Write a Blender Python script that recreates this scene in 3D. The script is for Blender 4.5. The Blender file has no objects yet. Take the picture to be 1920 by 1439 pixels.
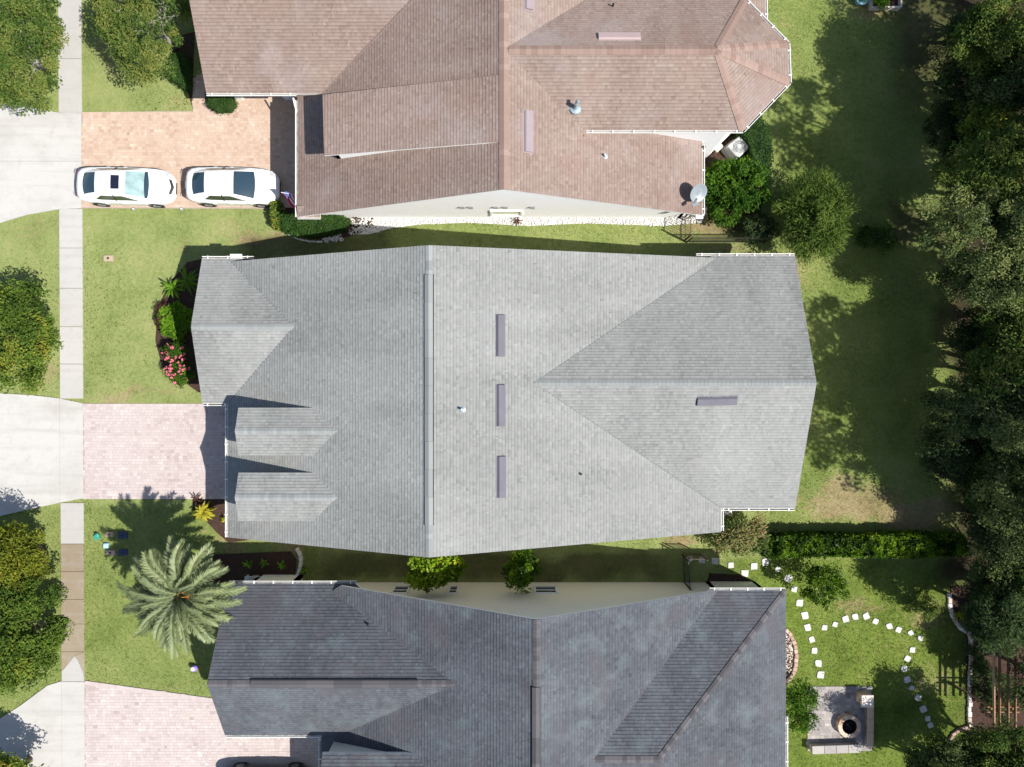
import bpy, math, random
import numpy as np
from mathutils import Vector, Matrix

# ------------------------------------------------------------------ camera, sky, sun, exposure
scene = bpy.context.scene
COL = scene.collection
H = 37.0                      # height of the drone camera above the lawn, metres
F = 1332.0                    # focal length in photograph pixels
cam = bpy.data.cameras.new('camera'); cam_o = bpy.data.objects.new('camera', cam); COL.objects.link(cam_o)
cam_o.location = (0, 0, H); cam_o.rotation_euler = (0, 0, 0)
cam.sensor_fit = 'HORIZONTAL'; cam.sensor_width = 36.0; cam.lens = 36.0 * F / 1920.0
cam.clip_start = 0.5; cam.clip_end = 3000
scene.camera = cam_o

SHX, SHY = -0.76, 0.37        # metres of shadow per metre of height
to_sun = Vector((-SHX, -SHY, 1.0)).normalized()
world = bpy.data.worlds.new('World'); scene.world = world; world.use_nodes = True
wn = world.node_tree.nodes; wl = world.node_tree.links
sky = wn.new('ShaderNodeTexSky'); sky.sky_type = 'NISHITA'; sky.sun_disc = False
sky.sun_elevation = math.asin(to_sun.z); sky.sun_rotation = math.atan2(to_sun.x, to_sun.y)
bg = wn['Background']; bg.inputs['Strength'].default_value = 0.088
wl.new(sky.outputs[0], bg.inputs['Color'])
sl = bpy.data.lights.new('sun', 'SUN'); sl.energy = 4.6; sl.angle = math.radians(0.53); sl.color = (1.0, 0.955, 0.88)
so = bpy.data.objects.new('sun', sl); COL.objects.link(so)
so.rotation_euler = (-to_sun).to_track_quat('-Z', 'Y').to_euler(); so.location = to_sun * 80
vs = scene.view_settings
vs.view_transform = 'Standard'; vs.look = 'None'; vs.exposure = 0.75; vs.gamma = 1.0; vs.use_curve_mapping = False

# ------------------------------------------------------------------ helpers
rng = np.random.default_rng(7)
random.seed(7)

def at(u, v, z=0.0):
    k = (H - z) / F
    return Vector(((u - 960) * k, (719.5 - v) * k, z))
def g2(u, v):
    return ((u - 960) / 36.0, (719.5 - v) / 36.0)

class Plane:                      # z = a + b x + c y
    def __init__(s, a, b, c): s.a, s.b, s.c = a, b, c
    def z(s, x, y): return s.a + s.b * x + s.c * y
    def on(s, u, v):
        dx, dy = (u - 960) / F, (719.5 - v) / F
        t = (H - s.a) / (1 + s.b * dx + s.c * dy)
        return Vector((t * dx, t * dy, H - t))
    def xy(s, x, y): return Vector((x, y, s.z(x, y)))
def px_plane(x0, z0, sl): return Plane(z0 - sl * x0, sl, 0)
def py_plane(y0, z0, sl): return Plane(z0 - sl * y0, 0, sl)

WL = {}
def wloc(o): return WL.get(o.name, Vector((0, 0, 0))) if o is not None else Vector((0, 0, 0))

def tag(o, label, cat=None, group=None, kind=None):
    if label: o['label'] = label
    if cat: o['category'] = cat
    if group: o['group'] = group
    if kind: o['kind'] = kind
    return o
def thing(name, label, cat, loc=(0, 0, 0), rz=0.0, group=None):
    o = bpy.data.objects.new(name, None); COL.objects.link(o)
    o.empty_display_size = 0.3
    o.location = loc; o.rotation_euler = (0, 0, rz); WL[o.name] = Vector(loc)
    return tag(o, label, cat, group)

class B:
    """collects faces; .obj() links them as one mesh object. Vertices are in world space when the
    parent is a world-space thing (its location is subtracted), or local with local=True."""
    def __init__(s): s.v = []; s.f = []; s.t = []; s.m = []
    def add(s, verts, faces, tone=0.5, mi=0):
        n = len(s.v); s.v.extend([tuple(p) for p in verts])
        for f in faces:
            s.f.append(tuple(n + i for i in f)); s.t.append(tone); s.m.append(mi)
        return s
    def box(s, c, d, rz=0.0, tone=0.5, mi=0, taper=1.0, rot=None):
        hx, hy, hz = d[0] / 2, d[1] / 2, d[2] / 2
        p = []
        for z in (-1, 1):
            k = taper if z > 0 else 1.0
            for x, y in ((-1, -1), (1, -1), (1, 1), (-1, 1)):
                p.append(Vector((x * hx * k, y * hy * k, z * hz)))
        R = rot if rot is not None else Matrix.Rotation(rz, 3, 'Z')
        p = [R @ q + Vector(c) for q in p]
        return s.add(p, [(3, 2, 1, 0), (4, 5, 6, 7), (0, 1, 5, 4), (1, 2, 6, 5), (2, 3, 7, 6), (3, 0, 4, 7)], tone, mi)
    def bevbox(s, c, d, bev=0.02, rz=0.0, tone=0.5, mi=0):
        hx, hy, hz = d[0] / 2, d[1] / 2, d[2] / 2
        rings = []
        for (z, k) in ((-hz, 0), (hz - bev, 0), (hz, bev)):
            b = bev
            x, y = hx - k, hy - k
            rings.append([(-x + b, -y, z), (x - b, -y, z), (x, -y + b, z), (x, y - b, z), (x - b, y, z), (-x + b, y, z), (-x, y - b, z), (-x, -y + b, z)])
        R = Matrix.Rotation(rz, 3, 'Z'); p = [R @ Vector(q) + Vector(c) for r in rings for q in r]
        f = [tuple(range(16, 24)), tuple(range(7, -1, -1))]
        for r in range(2):
            for i in range(8):
                j = (i + 1) % 8
                f.append((r * 8 + i, r * 8 + j, r * 8 + 8 + j, r * 8 + 8 + i))
        return s.add(p, f, tone, mi)
    def prism(s, poly, z0, z1, tone=0.5, mi=0, mi_side=None):
        n = len(poly)
        area = sum(poly[i][0] * poly[(i + 1) % n][1] - poly[(i + 1) % n][0] * poly[i][1] for i in range(n))
        if area < 0: poly = poly[::-1]
        p = [(x, y, z0) for x, y in poly] + [(x, y, z1) for x, y in poly]
        s.add(p, [tuple(range(n, 2 * n))], tone, mi)
        s.add(p, [(i, (i + 1) % n, n + (i + 1) % n, n + i) for i in range(n)], tone, mi if mi_side is None else mi_side)
        return s
    def tube(s, pts, rad, seg=6, tone=0.5, mi=0, cap=True):
        pts = [Vector(p) for p in pts]; n = len(pts)
        if not hasattr(rad, '__len__'): rad = [rad] * n
        vs_ = []
        for i, p in enumerate(pts):
            d = (pts[min(i + 1, n - 1)] - pts[max(i - 1, 0)])
            if d.length < 1e-9: d = Vector((0, 0, 1))
            d.normalize()
            a = d.orthogonal().normalized() if i == 0 else (a0 - d * a0.dot(d)).normalized()
            a0 = a; b = d.cross(a)
            for k in range(seg):
                t = 2 * math.pi * k / seg
                vs_.append(p + (a * math.cos(t) + b * math.sin(t)) * rad[i])
        f = []
        for i in range(n - 1):
            for k in range(seg):
                f.append((i * seg + k, i * seg + (k + 1) % seg, (i + 1) * seg + (k + 1) % seg, (i + 1) * seg + k))
        if cap: f += [tuple(range(seg - 1, -1, -1)), tuple(range((n - 1) * seg, n * seg))]
        return s.add(vs_, f, tone, mi)
    def lathe(s, c, prof, seg=16, tone=0.5, mi=0, R=None, close=False):
        vs_ = []
        for (r, z) in prof:
            for k in range(seg):
                t = 2 * math.pi * k / seg
                q = Vector((r * math.cos(t), r * math.sin(t), z))
                if R is not None: q = R @ q
                vs_.append(q + Vector(c))
        f = []
        n = len(prof)
        for i in range(n - 1 if not close else n):
            for k in range(seg):
                i2 = (i + 1) % n
                f.append((i * seg + k, i * seg + (k + 1) % seg, i2 * seg + (k + 1) % seg, i2 * seg + k))
        if not close: f += [tuple(range(seg - 1, -1, -1)), tuple(range((n - 1) * seg, n * seg))]
        return s.add(vs_, f, tone, mi)
    def mesh(s, name, mats, off=(0, 0, 0), smooth=False):
        me = bpy.data.meshes.new(name)
        ox, oy, oz = off
        me.from_pydata([(x - ox, y - oy, z - oz) for x, y, z in s.v], [], s.f)
        if not isinstance(mats, (list, tuple)): mats = [mats]
        for m in mats: me.materials.append(m)
        me.polygons.foreach_set('material_index', s.m)
        at_ = me.attributes.new('tone', 'FLOAT', 'FACE'); at_.data.foreach_set('value', np.array(s.t, dtype=np.float32))
        if smooth: me.polygons.foreach_set('use_smooth', [True] * len(s.f))
        me.update(); return me
    def obj(s, name, mats, parent=None, smooth=False, local=False):
        me = s.mesh(name, mats, (0, 0, 0) if local else wloc(parent), smooth)
        return link(name, me, parent)

def link(name, me, parent=None):
    o = bpy.data.objects.new(name, me); COL.objects.link(o)
    if parent is not None:
        o.parent = parent; WL[o.name] = wloc(parent)
    return o
def struct(o): o['kind'] = 'structure'; return o

def np_mesh(name, V, Fq, tone, mats, extra=None, smooth=False):
    """V (n,3), Fq (m,k) constant-size faces, tone (m,)"""
    me = bpy.data.meshes.new(name)
    m, k = Fq.shape
    me.vertices.add(len(V)); me.vertices.foreach_set('co', V.astype(np.float32).ravel())
    me.loops.add(m * k); me.loops.foreach_set('vertex_index', Fq.astype(np.int32).ravel())
    me.polygons.add(m)
    me.polygons.foreach_set('loop_start', np.arange(0, m * k, k, dtype=np.int32))
    me.polygons.foreach_set('loop_total', np.full(m, k, dtype=np.int32))
    if not isinstance(mats, (list, tuple)): mats = [mats]
    for mt in mats: me.materials.append(mt)
    me.update(calc_edges=True)
    a = me.attributes.new('tone', 'FLOAT', 'FACE'); a.data.foreach_set('value', tone.astype(np.float32))
    for kx, arr in (extra or {}).items():
        a = me.attributes.new(kx, 'FLOAT', 'FACE'); a.data.foreach_set('value', arr.astype(np.float32))
    me.polygons.foreach_set('use_smooth', np.full(m, smooth, dtype=bool))
    return me

def copy_tree(o, parent=None):
    c = o.copy(); COL.objects.link(c); c.parent = parent
    for ch in list(o.children): copy_tree(ch, c)
    return c

# ------------------------------------------------------------------ materials
def srgb(r, g, b):
    f = lambda c: (c / 255 / 12.92) if c <= 10 else ((c / 255 + 0.055) / 1.055) ** 2.4
    return (f(r), f(g), f(b), 1.0)
def ramp(nt, stops):
    n = nt.nodes.new('ShaderNodeValToRGB')
    e = n.color_ramp.elements
    while len(e) > 1: e.remove(e[-1])
    e[0].position = stops[0][0]; e[0].color = stops[0][1]
    for p, c in stops[1:]:
        x = e.new(p); x.color = c
    return n
def c4(c): return (c[0], c[1], c[2], 1.0)
def nmath(nt, op, a, b=None, clamp=False):
    n = nt.nodes.new('ShaderNodeMath'); n.operation = op; n.use_clamp = clamp
    for i, x in enumerate((a, b)):
        if x is None: continue
        if isinstance(x, (int, float)): n.inputs[i].default_value = x
        else: nt.links.new(x, n.inputs[i])
    return n.outputs[0]
def nnoise(nt, scale, detail=3, rough=0.55, co=None, vec=None):
    n = nt.nodes.new('ShaderNodeTexNoise'); n.inputs['Scale'].default_value = scale
    n.inputs['Detail'].default_value = detail; n.inputs['Roughness'].default_value = rough
    if co is not None: nt.links.new(co, n.inputs['Vector'])
    return n.outputs['Fac']
def new_mat(name):
    m = bpy.data.materials.new(name); m.use_nodes = True
    nt = m.node_tree; return m, nt, nt.nodes['Principled BSDF']
def position(nt):
    return nt.nodes.new('ShaderNodeNewGeometry').outputs['Position']
def tone_attr(nt, nm='tone'):
    a = nt.nodes.new('ShaderNodeAttribute'); a.attribute_name = nm; return a.outputs['Fac']
def mixc(nt, fac, a, b, mode='MIX'):
    n = nt.nodes.new('ShaderNodeMix'); n.data_type = 'RGBA'; n.blend_type = mode
    for sock, x in ((n.inputs[0], fac), (n.inputs[6], a), (n.inputs[7], b)):
        if isinstance(x, (int, float)): sock.default_value = x
        elif isinstance(x, tuple): sock.default_value = c4(x)
        else: nt.links.new(x, sock)
    return n.outputs[2]
def bump(nt, bs, h, strength=0.4, dist=0.02):
    b = nt.nodes.new('ShaderNodeBump'); b.inputs['Strength'].default_value = strength; b.inputs['Distance'].default_value = dist
    nt.links.new(h, b.inputs['Height']); nt.links.new(b.outputs[0], bs.inputs['Normal'])

def tone_mat(name, stops, rough=0.85, namt=0.3, nscale=3.0, stain=None, spec=0.3, bmp=None, fine=None, transl=None, metal=0.0):
    """colour runs along the piece's own tone plus weathering noise"""
    m, nt, bs = new_mat(name)
    P = position(nt)
    t = nmath(nt, 'ADD', tone_attr(nt), nmath(nt, 'MULTIPLY', nmath(nt, 'SUBTRACT', nnoise(nt, nscale, 4, 0.6, P), 0.5), namt * 2))
    if fine:
        t = nmath(nt, 'ADD', t, nmath(nt, 'MULTIPLY', nmath(nt, 'SUBTRACT', nnoise(nt, fine[0], 2, 0.7, P), 0.5), fine[1] * 2))
    r = ramp(nt, [(p, c4(c)) for p, c in stops]); nt.links.new(t, r.inputs[0])
    col = r.outputs[0]
    if stain:
        for (sc, lo, hi, sc_col, amt) in stain:
            n = nnoise(nt, sc, 4, 0.62, P)
            k = nt.nodes.new('ShaderNodeMapRange'); k.inputs[1].default_value = lo; k.inputs[2].default_value = hi
            k.inputs[3].default_value = 0; k.inputs[4].default_value = amt
            nt.links.new(n, k.inputs[0])
            col = mixc(nt, k.outputs[0], col, sc_col)
    nt.links.new(col, bs.inputs['Base Color'])
    bs.inputs['Roughness'].default_value = rough; bs.inputs['Metallic'].default_value = metal
    bs.inputs['Specular IOR Level'].default_value = spec
    if bmp: bump(nt, bs, nnoise(nt, bmp[0], 3, 0.6, P), bmp[1], bmp[2])
    if transl:
        tr = nt.nodes.new('ShaderNodeBsdfTranslucent'); mx = nt.nodes.new('ShaderNodeMixShader')
        nt.links.new(mixc(nt, 1.0, col, (1.25, 1.25, 0.6), 'MULTIPLY'), tr.inputs['Color'])
        mx.inputs[0].default_value = transl
        nt.links.new(bs.outputs[0], mx.inputs[1]); nt.links.new(tr.outputs[0], mx.inputs[2])
        nt.links.new(mx.outputs[0], nt.nodes['Material Output'].inputs['Surface'])
    return m
def plain(name, col, rough=0.6, spec=0.4, metal=0.0, namt=0.06, nscale=4.0, coat=0.0):
    d = tuple(c * (1 - namt * 2.2) for c in col); l = tuple(min(1, c * (1 + namt * 2.2)) for c in col)
    m = tone_mat(name, [(0.0, d), (0.5, col), (1.0, l)], rough, 0.5, nscale, spec=spec, metal=metal)
    if coat: m.node_tree.nodes['Principled BSDF'].inputs['Coat Weight'].default_value = coat
    return m
def leaf_mat(name, dark, mid, light, hi=None, rough=0.62, transl=0.33, spec=0.12):
    st = [(0.05, dark), (0.5, mid), (0.85, light)]
    if hi: st = [(0.05, dark), (0.45, mid), (0.75, light), (0.97, hi)]
    return tone_mat(name, st, rough, 0.22, 0.9, spec=spec, transl=transl)

M = {}
M['grey_shingle'] = tone_mat('grey_shingle', [(0.0, (.118, .122, .118)), (.5, (.226, .231, .224)), (1.0, (.315, .320, .311))], .92, .08, .7,
                             fine=(38, .12), stain=[(.33, .5, .72, (.183, .188, .185), .4), (1.7, .58, .78, (.28, .27, .27), .4)], spec=.25, bmp=(160, .35, .004))
M['brown_shingle'] = tone_mat('brown_shingle', [(0.0, (.120, .083, .070)), (.45, (.215, .160, .136)), (1.0, (.325, .265, .232))], .92, .10, .8,
                              fine=(38, .16), stain=[(.30, .52, .7, (.29, .25, .245), .5), (.45, .55, .72, (.215, .135, .108), .45)], spec=.25, bmp=(160, .35, .004))
M['slate_shingle'] = tone_mat('slate_shingle', [(0.0, (.031, .034, .042)), (.5, (.074, .081, .095)), (1.0, (.130, .147, .163))], .92, .16, .5,
                              fine=(34, .18), stain=[(.42, .5, .68, (.085, .078, .090), .7), (.95, .52, .72, (.118, .145, .158), .6), (.6, .6, .75, (.045, .046, .056), .5)], spec=.25, bmp=(160, .35, .004))
M['grey_cap'] = tone_mat('grey_cap', [(0, (.195, .206, .205)), (1, (.252, .266, .264))], .92, .2, 3)
M['valley_shade'] = tone_mat('valley_shade', [(0, (.12, .128, .132)), (1, (.17, .18, .185))], .92, .2, 3)
M['brown_cap'] = tone_mat('brown_cap', [(0, (.200, .135, .110)), (.5, (.238, .165, .137)), (1, (.275, .20, .170))], .92, .2, 3)
M['slate_cap'] = tone_mat('slate_cap', [(0, (.062, .060, .066)), (1, (.105, .100, .106))], .92, .25, 3)
M['white_trim'] = plain('white_trim', (.78, .78, .75), .5, .4, namt=.05)
M['white_wall'] = tone_mat('white_wall', [(0, (.76, .76, .75)), (.5, (.83, .83, .82)), (1, (.86, .86, .85))], .9, .25, 1.5, spec=.15, bmp=(60, .2, .006))
M['cream_wall'] = tone_mat('cream_wall', [(0, (.66, .63, .52)), (.5, (.74, .71, .60)), (1, (.79, .76, .65))], .9, .25, 1.2, spec=.15, bmp=(60, .2, .006))
M['tan_wall'] = tone_mat('tan_wall', [(0, (.5, .47, .42)), (1, (.62, .59, .53))], .9, .25, 1.2, spec=.15)
M['concrete'] = tone_mat('concrete', [(0.0, (.16, .125, .085)), (.22, (.255, .21, .15)), (.42, (.34, .325, .305)), (.7, (.41, .40, .382)), (1, (.455, .444, .422))], .9, .05, .9,
                         fine=(9, .03), stain=[(2.2, .54, .8, (.31, .29, .265), .5), (.5, .48, .72, (.335, .32, .295), .5), (7, .62, .8, (.25, .23, .2), .4)], spec=.2, bmp=(90, .25, .004))
def weather_concrete():      # faint tyre rubber and drag marks along the drive direction
    nt = M['concrete'].node_tree; bs = nt.nodes['Principled BSDF']; src = bs.inputs['Base Color'].links[0].from_socket
    mp = nt.nodes.new('ShaderNodeMapping'); mp.inputs['Scale'].default_value = (.22, 2.6, 1); nt.links.new(position(nt), mp.inputs['Vector'])
    k = nt.nodes.new('ShaderNodeMapRange'); k.inputs[1].default_value = .5; k.inputs[2].default_value = .75; k.inputs[4].default_value = .45
    nt.links.new(nnoise(nt, 1.0, 4, .6, mp.outputs[0]), k.inputs[0])
    nt.links.new(mixc(nt, k.outputs[0], src, (.30, .285, .265)), bs.inputs['Base Color'])
weather_concrete()
M['orange_paver'] = tone_mat('orange_paver', [(0, (.36, .245, .18)), (.4, (.44, .325, .25)), (.75, (.485, .375, .30)), (1, (.54, .44, .365))], .9, .12, 1.0, fine=(40, .08), spec=.2,
                             stain=[(.35, .55, .75, (.36, .27, .20), .3)])
M['pink_paver'] = tone_mat('pink_paver', [(0, (.345, .285, .275)), (.4, (.43, .37, .36)), (.75, (.47, .415, .40)), (1, (.52, .47, .45))], .9, .12, 1.0, fine=(40, .08), spec=.2,
                           stain=[(.5, .58, .78, (.32, .275, .27), .4)])
M['grey_paver'] = tone_mat('grey_paver', [(0, (.15, .135, .135)), (.5, (.26, .24, .235)), (1, (.42, .39, .36))], .9, .18, 1.2, fine=(30, .1), spec=.2)
M['sand_joint'] = plain('sand_joint', (.36, .29, .25), .95, .1, namt=.1)
M['mulch'] = tone_mat('mulch', [(0, (.018, .011, .009)), (.5, (.055, .033, .026)), (1, (.12, .075, .058))], .95, .45, 9, fine=(45, .3), spec=.1, bmp=(30, .8, .03))
M['white_rock'] = tone_mat('white_rock', [(0, (.38, .365, .34)), (.5, (.55, .54, .52)), (1, (.68, .68, .66))], .8, .1, 2, spec=.3)
M['stone'] = tone_mat('stone', [(0, (.30, .29, .27)), (.5, (.44, .43, .415)), (1, (.60, .59, .575))], .85, .12, 6, spec=.25, bmp=(25, .4, .01))
M['brick'] = tone_mat('brick', [(0, (.21, .12, .095)), (.5, (.36, .25, .205)), (1, (.52, .42, .36))], .9, .18, 6, spec=.2)
M['edging'] = tone_mat('edging', [(0, (.34, .25, .20)), (.5, (.56, .49, .43)), (1, (.78, .74, .70))], .9, .15, 3, spec=.2)
M['fire_stone'] = tone_mat('fire_stone', [(0, (.33, .21, .14)), (.5, (.47, .34, .245)), (1, (.58, .46, .36))], .9, .15, 6, spec=.2)
M['charcoal'] = plain('charcoal', (.018, .018, .02), .95, .1, namt=.2, nscale=20)
M['vent_metal'] = plain('vent_metal', (.115, .112, .137), .6, .3, metal=.0, namt=.1, nscale=2)
M['vent_pink'] = plain('vent_pink', (.36, .275, .27), .55, .4, namt=.06, nscale=2)
M['vent_lilac'] = plain('vent_lilac', (.25, .205, .222), .55, .4, namt=.06, nscale=2)
M['gutter_shade_silt'] = plain('gutter_shade_silt', (.10, .085, .065), .9, .1, namt=.2, nscale=6)
M['dark_gap'] = plain('dark_gap', (.03, .033, .036), .8, .2)
M['pipe_lead'] = plain('pipe_lead', (.28, .36, .40), .45, .5, metal=.3)
M['white_pipe'] = plain('white_pipe', (.75, .75, .74), .5, .4)
M['dish_grey'] = plain('dish_grey', (.21, .24, .265), .45, .5, namt=.04)
M['iron'] = plain('iron', (.022, .02, .018), .5, .5)
M['bronze_rail'] = plain('bronze_rail', (.10, .065, .04), .6, .4)
M['wood'] = tone_mat('wood', [(0, (.16, .085, .05)), (.5, (.29, .165, .10)), (1, (.40, .26, .17))], .85, .3, 6, spec=.2)
M['bark'] = tone_mat('bark', [(0, (.07, .055, .042)), (.5, (.15, .125, .10)), (1, (.26, .235, .205))], .95, .4, 5, spec=.1, bmp=(18, .7, .03))
M['pale_bark'] = tone_mat('pale_bark', [(0, (.17, .15, .125)), (.5, (.28, .26, .23)), (1, (.40, .385, .36))], .95, .4, 5, spec=.1)
M['glass_win'] = plain('glass_win', (.035, .05, .05), .08, .6, namt=.1)
M['blind_glass'] = plain('blind_glass', (.50, .52, .40), .25, .6, namt=.12, nscale=9)
M['car_white'] = plain('car_white', (.80, .80, .80), .28, .5, namt=.0, coat=.8)
M['car_black'] = plain('car_black', (.030, .026, .027), .22, .5, namt=.0, coat=.8)
M['car_glass'] = plain('car_glass', (.022, .045, .065), .05, .7, namt=.05)
M['car_windshield'] = plain('car_windshield', (.26, .37, .37), .06, .7, namt=.35, nscale=2.0)
M['car_glass_green'] = plain('car_glass_green', (.05, .065, .035), .07, .7, namt=.2)
M['sunroof'] = plain('sunroof', (.012, .014, .03), .05, .7)
M['black_plastic'] = plain('black_plastic', (.02, .02, .022), .5, .4)
M['tyre'] = plain('tyre', (.025, .025, .026), .85, .2)
M['alloy'] = plain('alloy', (.36, .37, .38), .35, .5, metal=.7)
M['lamp_red'] = plain('lamp_red', (.35, .012, .018), .2, .6)
M['lamp_clear'] = plain('lamp_clear', (.38, .40, .42), .12, .6)
M['seam'] = plain('seam', (.16, .165, .17), .6, .3)
M['ac_white'] = plain('ac_white', (.62, .63, .62), .5, .4)
M['ac_grille'] = plain('ac_grille', (.14, .15, .15), .6, .4)
M['teal'] = plain('teal', (.04, .27, .20), .5, .4)
M['sky_blue'] = plain('sky_blue', (.28, .52, .66), .5, .4)
M['navy'] = plain('navy', (.035, .05, .11), .5, .4)
M['tan_lid'] = plain('tan_lid', (.33, .26, .185), .8, .3, namt=.12, nscale=12)
M['purple'] = plain('purple', (.28, .18, .62), .4, .4)
M['flag_red'] = plain('flag_red', (.55, .02, .06), .8, .2)
M['flag_white'] = plain('flag_white', (.78, .78, .78), .8, .2)
M['flag_blue'] = plain('flag_blue', (.05, .10, .28), .8, .2)
M['siding'] = plain('siding', (.52, .58, .58), .6, .3)
# foliage
M['oak_leaf'] = leaf_mat('oak_leaf', (.016, .034, .007), (.060, .110, .022), (.125, .185, .040), (.21, .225, .055))
M['street_leaf'] = leaf_mat('street_leaf', (.030, .055, .010), (.085, .15, .022), (.17, .23, .035), (.30, .26, .04))
M['yellow_leaf'] = leaf_mat('yellow_leaf', (.040, .055, .008), (.12, .15, .016), (.22, .24, .025), (.34, .27, .03))
M['wood_leaf'] = leaf_mat('wood_leaf', (.018, .034, .013), (.068, .108, .036), (.155, .198, .070), (.235, .262, .095))
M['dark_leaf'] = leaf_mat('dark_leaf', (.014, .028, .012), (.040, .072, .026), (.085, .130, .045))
M['hedge_leaf'] = leaf_mat('hedge_leaf', (.010, .030, .006), (.030, .078, .014), (.065, .13, .024))
M['willow_leaf'] = leaf_mat('willow_leaf', (.030, .060, .012), (.085, .145, .026), (.165, .225, .045))
M['bright_leaf'] = leaf_mat('bright_leaf', (.022, .052, .006), (.095, .185, .010), (.22, .32, .018), (.34, .40, .03), rough=.38)
M['bush_leaf'] = leaf_mat('bush_leaf', (.012, .035, .004), (.045, .115, .010), (.105, .20, .016))
M['variegated_leaf'] = leaf_mat('variegated_leaf', (.030, .055, .014), (.115, .160, .042), (.24, .275, .095), (.34, .25, .13))
M['fern_leaf'] = leaf_mat('fern_leaf', (.030, .080, .006), (.115, .24, .014), (.21, .36, .028))
M['palm_leaf'] = tone_mat('palm_leaf', [(0, (.070, .098, .058)), (.4, (.190, .232, .112)), (.75, (.295, .322, .145)), (.97, (.40, .35, .12))], .5, .12, 1.5, spec=.3, transl=.2)
M['palm_stem'] = tone_mat('palm_stem', [(0, (.13, .17, .085)), (.5, (.21, .24, .115)), (1, (.42, .22, .07))], .6, .2, 2)
M['palm_fruit'] = plain('palm_fruit', (.62, .22, .02), .6, .3, namt=.2, nscale=12)
M['palm_trunk'] = tone_mat('palm_trunk', [(0, (.08, .055, .035)), (1, (.24, .17, .11))], .95, .4, 8, bmp=(14, 1, .06))
M['croton_leaf'] = leaf_mat('croton_leaf', (.06, .09, .008), (.20, .24, .012), (.38, .36, .03), (.48, .30, .07))
M['pink_flower'] = plain('pink_flower', (.56, .11, .17), .6, .3, namt=.15, nscale=20)
M['dead_leaf'] = leaf_mat('dead_leaf', (.07, .045, .02), (.17, .11, .045), (.28, .21, .09))
M['red_leaf'] = leaf_mat('red_leaf', (.03, .012, .012), (.08, .03, .028), (.16, .07, .055))

# lawn: own colours of the turf carried per spot (dry thatch, litter of the wood, lush irrigated yard)
def lawn_material():
    m, nt, bs = new_mat('lawn')
    P = position(nt)
    dry, lit, lush, tone = tone_attr(nt, 'dry'), tone_attr(nt, 'litter'), tone_attr(nt, 'lush'), tone_attr(nt)
    n1 = nnoise(nt, .55, 5, .6, P); n2 = nnoise(nt, 5.0, 4, .65, P); n3 = nnoise(nt, 38, 3, .7, P)
    s = nmath(nt, 'ADD', nmath(nt, 'MULTIPLY', n1, .9), nmath(nt, 'ADD', nmath(nt, 'MULTIPLY', n2, .7), nmath(nt, 'MULTIPLY', n3, .75)))
    s = nmath(nt, 'ADD', nmath(nt, 'SUBTRACT', nmath(nt, 'MULTIPLY', s, 1.15), .88), nmath(nt, 'MULTIPLY', nmath(nt, 'SUBTRACT', tone, .5), .34))
    r1 = ramp(nt, [(.05, (.125, .155, .045, 1)), (.42, (.212, .256, .090, 1)), (.66, (.265, .285, .115, 1)), (.95, (.33, .30, .165, 1))]); nt.links.new(s, r1.inputs[0])
    r2 = ramp(nt, [(.08, (.048, .078, .012, 1)), (.45, (.112, .160, .027, 1)), (.72, (.160, .200, .043, 1)), (.95, (.22, .21, .08, 1))]); nt.links.new(s, r2.inputs[0])
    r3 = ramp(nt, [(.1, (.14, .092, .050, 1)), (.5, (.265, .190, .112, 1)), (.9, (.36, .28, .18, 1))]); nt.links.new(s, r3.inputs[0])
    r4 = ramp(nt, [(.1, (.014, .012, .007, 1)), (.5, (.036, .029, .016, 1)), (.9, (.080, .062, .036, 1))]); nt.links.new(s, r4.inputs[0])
    col = mixc(nt, lush, r1.outputs[0], r2.outputs[0])
    d2 = nt.nodes.new('ShaderNodeMapRange'); nt.links.new(nmath(nt, 'ADD', dry, nmath(nt, 'MULTIPLY', nmath(nt, 'SUBTRACT', n2, .5), 1.7)), d2.inputs[0])
    d2.inputs[1].default_value = .3; d2.inputs[2].default_value = .75
    col = mixc(nt, nmath(nt, 'MULTIPLY', d2.outputs[0], .74), col, r3.outputs[0])
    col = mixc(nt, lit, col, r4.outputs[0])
    nt.links.new(col, bs.inputs['Base Color']); bs.inputs['Roughness'].default_value = .95; bs.inputs['Specular IOR Level'].default_value = .1
    bump(nt, bs, nmath(nt, 'ADD', n3, nmath(nt, 'MULTIPLY', n2, .6)), .5, .04)
    return m
M['lawn'] = lawn_material()
# ------------------------------------------------------------------ ground
_lat = {}
def vnoise(x, y, s, seed):
    if seed not in _lat: _lat[seed] = np.random.default_rng(seed).random((257, 257))
    L = _lat[seed]; a = x / s + 1000.0; b = y / s + 1000.0
    i = np.floor(a).astype(int); j = np.floor(b).astype(int); fx = a - i; fy = b - j
    fx = fx * fx * (3 - 2 * fx); fy = fy * fy * (3 - 2 * fy); i %= 256; j %= 256
    return (L[i, j] * (1 - fx) + L[i + 1, j] * fx) * (1 - fy) + (L[i, j + 1] * (1 - fx) + L[i + 1, j + 1] * fx) * fy
def fbm(x, y, s, seed): return vnoise(x, y, s, seed) * .55 + vnoise(x, y, s / 2.1, seed + 1) * .3 + vnoise(x, y, s / 4.3, seed + 2) * .15
def smooth(a, b, x): t = np.clip((x - a) / (b - a), 0, 1); return t * t * (3 - 2 * t)

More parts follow.
